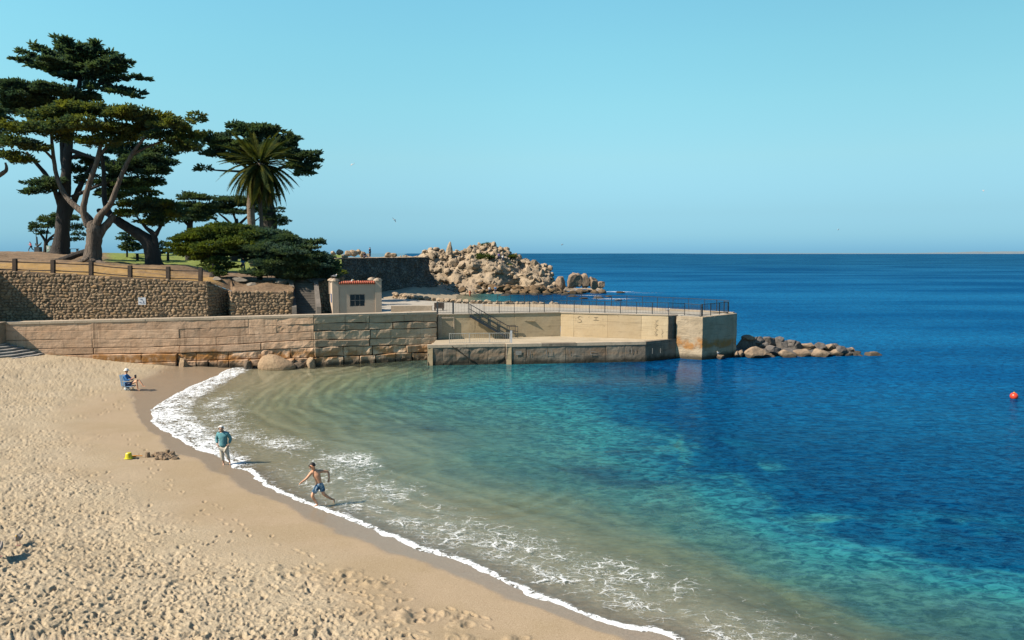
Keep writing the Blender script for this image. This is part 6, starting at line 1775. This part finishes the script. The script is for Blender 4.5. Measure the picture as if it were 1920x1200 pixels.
skin('shirt', *chain(JS, [['hem', 'waist', 'chest', 'upchest', 'neck'], ['upchest', 'shL', 'elL', 'cuL'], ['upchest', 'shR', 'elR', 'cuR']],
     {'hem': .165, 'waist': .155, 'chest': .165, 'upchest': .14, 'neck': .06, 'shL': .083, 'shR': .083, 'elL': .064, 'elR': .064, 'cuL': .05, 'cuR': .05}), M_BLUE, sit)
for s in 'LR': JS['cf' + s] = J['hip' + s].lerp(J['kn' + s], .62)
skin('shorts', *chain(JS, [['pelvis', 'hipL', 'cfL'], ['pelvis', 'hipR', 'cfR']], {'pelvis': .145, 'hipL': .118, 'hipR': .118, 'cfL': .092, 'cfR': .092}), plain('navy_shorts', (.025, .06, .16)), sit)
V, Fc = tube([J['head1'] + Vector((0, 0, .03)), J['head1'] + Vector((0, 0, .06)), J['head1'] + Vector((0, 0, .12)), J['head1'] + Vector((0, 0, .165))], [.20, .125, .115, .07], 14)
obj('hat', V, Fc, plain('white_hat', (.82, .80, .76)), sit, True)
ph = J['hdL'].lerp(J['hdR'], .5) + Vector((.05, 0, .05))
MB().box(ph, (.06, .17, .22), .0).solo('book', plain('dark_cover', (.05, .05, .07)), 'small dark book held by the seated person in the beach chair', 'book')
ch = thing('beach_chair', sp_(246, 731.5), 'low folding beach chair with blue fabric and pale metal legs under the seated person', 'chair')
M_FAB = plain('pale_blue_fabric', (.22, .38, .58))
MB().bar(sp_(233.2, 703.5), sp_(236.0, 724.0), .54, .03).build('backrest', M_FAB, ch)
MB().bar(sp_(236.2, 724.6), sp_(251.5, 723.6), .54, .03).build('seat', M_FAB, ch)
for dy in (-.29, .29):
    for a, b in (((236, 722), (232.2, 731.8)), ((237, 723), (248.5, 731.8)), ((251.5, 723.6), (242, 731.8)), ((233, 703), (236.2, 725.2))):
        MB().bar(sp_(*a, dy), sp_(*b, dy), .028).build('leg' if b[1] > 730 else 'back_frame', M_GALV, ch)
    MB().bar(sp_(234.4, 714.5, dy), sp_(248, 714.8, dy), .03, .05).build('armrest', M_GALV, ch)
bg_ = sp_(239.6, 729.0, -.05)
V, Fc = ellip(bg_, (.20, .16, .14), 2)
solo('bag', V, Fc, plain('white_blue_bag', (.55, .62, .68)), 'small pale bag tucked under the seat of the beach chair', 'bag')

# ---- far figures
def figure(base, hgt, face, label, top, legs, walk=.0, hair=M_HAIR_B, sitp=False, group=None):
    k = hgt / 1.72; f = Vector((face[0], face[1], 0)).normalized(); s = Vector((f.y, -f.x, 0))
    g = lambda a, b, c: base + (s * a + f * b) * k + Vector((0, 0, c * k))
    if sitp:
        P = {'pelvis': g(0, 0, .14), 'neck': g(0, .06, .70), 'head0': g(0, .09, .76), 'head1': g(0, .11, .85), 'head2': g(0, .11, .93), 'shL': g(-.19, .04, .64), 'shR': g(.19, .04, .64), 'elL': g(-.26, .16, .42), 'elR': g(.26, .16, .42), 'wrL': g(-.16, .36, .38), 'wrR': g(.16, .36, .38),
             'hipL': g(-.1, .05, .13), 'hipR': g(.1, .05, .13), 'knL': g(-.14, .44, .42), 'knR': g(.14, .44, .42), 'anL': g(-.12, .66, .07), 'anR': g(.12, .66, .07), 'toL': g(-.12, .84, .03), 'toR': g(.12, .84, .03)}
    else:
        P = {'pelvis': g(0, 0, .95), 'neck': g(0, .02 + walk * .1, 1.46), 'head0': g(0, .03 + walk * .12, 1.50), 'head1': g(0, .04 + walk * .14, 1.59), 'head2': g(0, .04 + walk * .14, 1.68), 'shL': g(-.19, walk * .08, 1.40), 'shR': g(.19, walk * .08, 1.40), 'elL': g(-.25, -walk * .25, 1.13), 'elR': g(.25, walk * .3, 1.15),
             'wrL': g(-.24, walk * .1 + .05, .95 + .18 * walk), 'wrR': g(.22, walk * .5 + .06, 1.0 + .25 * walk), 'hipL': g(-.1, 0, .90), 'hipR': g(.1, 0, .90), 'knL': g(-.11, walk * .32 + .02, .50), 'knR': g(.11, -walk * .12 + .02, .49), 'anL': g(-.11, walk * .42, .075), 'anR': g(.11, -walk * .5, .09 + .12 * walk),
             'toL': g(-.12, walk * .42 + .17, .03), 'toR': g(.12, -walk * .5 + .14, .03 + .06 * walk)}
    J = fill(P)
    root = thing('person', base, label, 'person', group)
    skin('body', *chain(J, BODY, BASE_R), M_SKIN, root, 1)
    JS = dict(J)
    for q in 'LR': JS['cu' + q] = J['el' + q].lerp(J['wr' + q], .8); JS['cf' + q] = J['kn' + q].lerp(J['an' + q], .85)
    skin('shirt', *chain(JS, [['pelvis', 'waist', 'chest', 'upchest', 'neck'], ['upchest', 'shL', 'elL', 'cuL'], ['upchest', 'shR', 'elR', 'cuR']], {'pelvis': .145, 'waist': .14, 'chest': .16, 'upchest': .13, 'neck': .06, 'shL': .08, 'shR': .08, 'elL': .06, 'elR': .06, 'cuL': .048, 'cuR': .048}), top, root, 1)
    skin('trousers', *chain(JS, [['pelvis', 'hipL', 'knL', 'cfL'], ['pelvis', 'hipR', 'knR', 'cfR']], {'pelvis': .14, 'hipL': .112, 'hipR': .112, 'knL': .08, 'knR': .08, 'cfL': .065, 'cfR': .065}), legs, root, 1)
    head_parts(J, f, root, M_SKIN, hair, parts=False)
    return root
M_PINK = plain('pink_top', (.85, .20, .26)); M_NAVY = plain('navy_cloth', (.03, .04, .08)); M_BLU2 = plain('bright_blue_top', (.03, .20, .42)); M_WHT = plain('white_cloth', (.8, .8, .8)); M_PURP = plain('violet_blue_top', (.10, .10, .42)); M_REDC = plain('orange_red_top', (.7, .18, .08))
figure(ground(59, 131), 1.74, (-1, -.1), 'jogger in a pink top and dark leggings running along the skyline path', M_PINK, M_NAVY, .9)
figure(ground(455, 83), 1.72, (.6, -.8), 'person in a bright blue top walking on the path under the low spreading cypress', M_BLU2, M_NAVY, .5)
def hfig(px, py, hgt, *a, **k):
    best = None
    for i_ in range(5, int(nv * .8)):
        j = int(np.argmin(np.abs(uu - px)))
        e_ = abs((CAM_Z - ZH[i_, j]) / YHg[i_, j] - (CAM_Z - atY(px, py, 180).z) / 180)
        if best is None or e_ < best[0]: best = (e_, i_, j)
    _, i_, j = best
    return figure(Vector((XH[i_, j], YHg[i_, j] - 1.0, ZH[i_, j] + .45)), hgt, *a, **k)
hfig(935.5, 492, 1.75, (-.2, .9), 'hiker in a violet blue top climbing the headland beside the green shrubs', M_PURP, M_NAVY, .4)
hfig(942.5, 494, 1.6, (.2, .9), 'hiker in white following just behind the violet blue hiker on the headland', M_WHT, M_NAVY, .4)
cb_ = np.array(pts) if False else None
cwt = tops
def wfig(px, *a, **k):
    kk = ray(px, 475).x / ray(px, 475).y
    i_ = int(np.argmin(np.abs(cwt[:, 0] / cwt[:, 1] - kk)))
    q = cwt[i_]
    return figure(Vector((q[0] - .5, q[1] + .3, q[2] + .05)), *a, **k)
wfig(688.5, 1.7, (.9, -.4), 'person in dark clothes sitting on the top edge of the shaded cove wall', M_NAVY, M_NAVY, sitp=True)
wfig(698.5, 1.75, (.9, -.3), 'person in dark blue standing on top of the shaded cove wall', plain('dark_blue_top', (.03, .06, .13)), M_NAVY)
for px, py, hh, f, lb, m1, m2 in ((918, 549, 1.7, (.3, -.9), 'beachgoer in white standing on the brown rocks of the cove', M_WHT, M_NAVY), (929, 549, 1.75, (-.3, -.9), 'beachgoer in blue standing on the brown rocks of the cove', M_BLU2, M_NAVY), (882, 553, 1.2, (.5, -.8), 'small beachgoer in orange at the edge of the cove water', M_REDC, M_REDC)):
    c = atz(px, py + 3, .35)
    figure(Vector((c.x, c.y - 1.0, .45)), hh, f, lb, m1, m2)

# ================================================================ BIRDS AND SMALL THINGS
M_GULLW = plain('white_feather', (.80, .79, .77)); M_GULLG = plain('grey_feather', (.34, .34, .36)); M_GULLB = plain('black_wing_tip', (.04, .04, .045)); M_BEAK = plain('yellow_beak', (.75, .45, .06)); M_LEGP = plain('pink_leg', (.55, .30, .26)); M_JUV = plain('brown_grey_feather', (.42, .35, .30))
def gull(loc, face, label, size=1.0, body=M_GULLW, wing=M_GULLG, group=None):
    f = Vector((face[0], face[1], 0)).normalized(); s = Vector((f.y, -f.x, 0)); base = Vector(loc)
    g = lambda a, b, c: base + (s * a + f * b) * size + Vector((0, 0, c * size))
    root = thing('seagull', base, label, 'gull', group)
    skin('body', [g(0, -.24, .20), g(0, -.12, .20), g(0, .0, .19), g(0, .10, .22), g(0, .145, .30), g(0, .165, .355), g(0, .195, .36)], [(i, i + 1) for i in range(6)], [x * size for x in (.025, .065, .088, .078, .046, .046, .03)], body, root, 2, 2)
    for k in (-1, 1):
        skin('wing', [g(k * .075, .07, .235), g(k * .085, -.06, .235), g(k * .06, -.20, .215), g(k * .02, -.33, .19)], [(0, 1), (1, 2), (2, 3)], [(.022 * size, .05 * size), (.024 * size, .062 * size), (.016 * size, .04 * size), (.008 * size, .014 * size)], wing, root, 1, 1)
        V, Fc = tube([g(k * .035, .0, .12), g(k * .035, .01, .06), g(k * .035, .0, .006)], [.011 * size, .008 * size, .010 * size], 6); obj('leg', V, Fc, M_LEGP, root)
        MB().box(g(k * .035, .03, .006), (.05 * size, .07 * size, .01 * size), math.atan2(f.y, f.x)).build('foot', M_LEGP, root)
    V, Fc = tube([g(0, .205, .358), g(0, .25, .352), g(0, .275, .338)], [.018 * size, .013 * size, .003 * size], 6); obj('beak', V, Fc, M_BEAK, root)
    return root
sgp = on_sand(35, 1022)
gull(sgp, (.35, -.9), 'brown grey gull standing alone on the trampled sand near the bottom edge', .98, M_JUV, M_JUV)
sgp = on_sand(-5, 1046)
gull(sgp, (-.5, .8), 'large dark gull at the very edge of the frame casting a long shadow', 1.5, M_JUV, M_JUV)
zc = zr_ + .10 + .15 + .23
gull(bl(.23, .23, zc), (.8, .5), 'white and grey gull perched on the corner pillar of the beige building', 1.0, group='gulls perched on the shelter')
gull(bl(1.75, 2.6, zr_ - .30), (.9, -.3), 'white gull with grey wings standing behind the tiles on the building roof', 1.6, group='gulls perched on the shelter')
gull(bl(2.7, 2.6, zr_ - .30), (-.7, -.6), 'white gull on the roof, farther from the perched pillar gull', 1.35, group='gulls perched on the shelter')
qv = max((v for v in perch.data.vertices), key=lambda v: v.co.z).co + perch.location
gull((qv.x, qv.y, qv.z - .01), (-.7, -.6), 'white gull on the small tan rock by the shaded pier end', .8)
q = Vector((12.9, 69.2, 3.73))
gull((q.x + 1.2, q.y - .9, 3.72), (.9, -.3), 'white gull standing on the pier deck just beyond the bright buff wall', .9)
def flyer(px, py, Y, span, roll, face, label):
    c = atY(px, py, Y); f = Vector((face[0], face[1], 0)).normalized(); s = Vector((f.y, -f.x, 0)); up = Vector((0, 0, 1))
    s2 = (s * math.cos(roll) + up * math.sin(roll)); u2 = s2.cross(f) * -1
    root = thing('flying_gull', c, label, 'gull', 'gulls flying over the bay')
    k = span / 1.3
    skin('body', [c - f * .25 * k, c - f * .1 * k, c + f * .08 * k, c + f * .2 * k, c + f * .27 * k], [(i, i + 1) for i in range(4)], [.02 * k, .06 * k, .07 * k, .045 * k, .015 * k], M_GULLW, root, 1, 1)
    for q in (-1, 1):
        a = c + s2 * q * .06 * k; b = c + s2 * q * .32 * k + u2 * .12 * k + f * .05 * k; d = c + s2 * q * .66 * k + u2 * .02 * k - f * .08 * k
        V = [a + f * .08 * k, a - f * .08 * k, b + f * .07 * k, b - f * .07 * k, d]
        V = V + [x + u2 * .012 * k for x in V]
        obj('wing', V, [(0, 2, 3, 1), (2, 4, 3), (5, 6, 8, 7), (7, 8, 9), (0, 5, 7, 2), (2, 7, 9, 4), (1, 3, 8, 6), (3, 4, 9, 8)], M_GULLG, root)
flyer(660, 308, 120, 1.3, .5, (-.8, .5), 'white gull flying highest over the palm side of the bay')
flyer(740, 412, 130, 1.4, -.75, (.6, .7), 'grey gull banking above the shaded cove wall')
flyer(1054, 458, 150, 1.2, .3, (.9, .3), 'gull flying low just above the horizon beyond the headland')
flyer(1844, 357, 160, 1.3, .4, (-.9, .3), 'distant gull flying at the far seaward side of the sky')
flyer(1572, 430, 170, 1.1, -.3, (-.9, .2), 'tiny gull skimming above the horizon far beyond the breakwater')

# buoy
bz = atz(1901, 747, 0.0)
br = 7.0 * bz.y / F
by = thing('buoy', bz, 'round orange red mooring buoy floating alone on the blue water', 'buoy')
V, Fc = ellip(bz + Vector((0, 0, br * .62)), (br, br, br), 3); obj('float', V, Fc, mat('orange_buoy_paint', (.80, .075, .02), (.72, .06, .02), 3, .35, 0, spec=.5, fine=.05), by, True)
V, Fc = tube([bz + Vector((0, 0, br * 1.58)), bz + Vector((0, 0, br * 1.75))], [br * .22, br * .18], 10); obj('cap', V, Fc, M_BEAK, by, True)

# bucket, spade, sand castle
bk = on_sand(241.5, 860); k = (bk.y) / F
bt = thing('bucket', bk, 'bright yellow toy bucket upside down on the sand beside the dug sand castle', 'bucket')
M_YEL = plain('yellow_plastic', (.80, .68, .01), .4, .5)
V, Fc = tube([bk + Vector((0, 0, .01)), bk + Vector((0, 0, .04)), bk + Vector((0, 0, .24)), bk + Vector((0, 0, .26))], [.165, .15, .115, .10], 16); obj('pail', V, Fc, M_YEL, bt, False)
V, Fc = tube([bk + Vector((0, 0, .0)), bk + Vector((0, 0, .035))], [.18, .18], 16); obj('rim', V, Fc, M_YEL, bt)
V, Fc = tube([bk + Vector((.17 * math.cos(a), -.17 * abs(math.sin(a)) - .02, .03)) for a in np.linspace(0, math.pi, 10)], .010, 6); obj('handle', V, Fc, M_YEL, bt)
sk = on_sand(254, 858)
sd_ = thing('toy_spade', sk, 'small orange plastic spade lying between the yellow bucket and the sand castle', 'toy')
M_ORG = plain('orange_plastic', (.80, .30, .02), .4, .5)
MB().box(sk + Vector((-.06, 0, .06)), (.17, .12, .06), .3).build('blade', M_ORG, sd_)
V, Fc = tube([sk + Vector((0, .02, .07)), sk + Vector((.26, .10, .05))], .022, 8); obj('handle', V, Fc, M_ORG, sd_)
M_WETS = mat('damp_sand_lump', (.25, .17, .105), (.35, .25, .16), 4, .95, .8, 14)
cst = thing('sand_castle', on_sand(300, 858), 'heap of dug damp sand with two small turrets near the yellow bucket', 'sand castle')
mm = MB()
for i in range(46):
    px = random.triangular(286, 333, 306); py = 858 + random.uniform(-6, 4) + (px - 300) * .03
    c = on_sand(px, py); r = random.uniform(.06, .17)
    V, Fc = rock_shape(600 + i % 6, 1, 3, .15)
    add_inst(mm, V, Fc, c + Vector((0, 0, r * .15)), (random.random(), random.random(), random.random() * 3), (r * 1.5, r * 1.1, r * .8))
o = mm.build('lumps', M_WETS, cst); o['kind'] = 'stuff'
for px, py in ((277, 857), (314.5, 852)):
    c = on_sand(px, py)
    V, Fc = tube([c + Vector((0, 0, -.03)), c + Vector((0, 0, .14)), c + Vector((0, 0, .22))], [.12, .10, .085], 9, True, .15, 2); obj('turret', V, Fc, M_WETS, cst)

# things on the terrace skyline
g_ = ground(72, 128)
mo = thing('anchor_monument', g_, 'dark anchor shaped monument on a square plinth near the skyline path', 'monument')
M_BRZ = plain('dark_bronze', (.05, .06, .065), .6)
hpx = 128 / F
MB().box(g_ + Vector((0, 0, .38)), (9.5 * hpx, .8, .9)).build('plinth', M_BRZ, mo)
m = MB(); z0 = g_.z + .83
V, Fc = tube([(g_.x - .1, g_.y, z0 - .02), (g_.x - .1, g_.y, z0 + .3), (g_.x - .12, g_.y, z0 + 1.7)], [.22, .13, .10], 8); obj('shank', V, Fc, M_BRZ, mo)
V, Fc = tube([(g_.x - .42, g_.y, z0 + .62), (g_.x - .36, g_.y, z0 + .36), (g_.x - .05, g_.y, z0 + .2), (g_.x + .35, g_.y, z0 + .42), (g_.x + .66, g_.y, z0 + .78)], [.05, .12, .17, .13, .04], 8); obj('arms', V, Fc, M_BRZ, mo)
lp = ground(69.5, 130)
la = thing('lamp_post', lp, 'thin dark lamp post rising through the small tree behind the anchor monument', 'lamp post')
V, Fc = tube([lp, lp + Vector((0, 0, 3.6))], [.07, .05], 8); obj('post', V, Fc, M_BRZ, la)
V, Fc = ellip(lp + Vector((0, 0, 3.75)), (.2, .2, .24)); obj('lantern', V, Fc, M_BRZ, la, True)
g_ = ground(93, 117)
ub = thing('utility_box', g_, 'pale green utility box with a white notice at the foot of the tall dark cypress', 'cabinet')
MB().box(g_ + Vector((0, 0, .52)), (.62, .5, 1.15)).build('cabinet', plain('pale_green_paint', (.36, .50, .42)), ub)
MB().box(g_ + Vector((-.04, -.262, .75)), (.26, .02, .38)).build('notice', M_WHT, ub)
g_ = ground(138, 118)
b2 = thing('park_bench', g_, 'dark park bench against the sea between the two big trunks', 'bench')
MB().box(g_ + Vector((0, 0, .62)), (1.6, .5, .09)).build('seat', M_BRZ, b2)
for k in (-.6, .6): MB().box(g_ + Vector((k, 0, .28)), (.14, .4, .6)).build('leg', M_BRZ, b2)
g_ = ground(267, 91)
pt_ = thing('picnic_table', g_, 'wooden picnic table half hidden behind the leaning trunk on the lawn', 'table')
MB().box(g_ + Vector((0, 0, .76)), (1.5, .75, .06)).build('tabletop', M_WOOD, pt_)
for k in (-.62, .62): MB().box(g_ + Vector((k, 0, .36)), (.09, .55, .76)).build('leg', M_WOOD, pt_)
for k in (-.6, .6): MB().box(g_ + Vector((0, k, .45)), (1.5, .26, .05)).build('seat', M_WOOD, pt_)
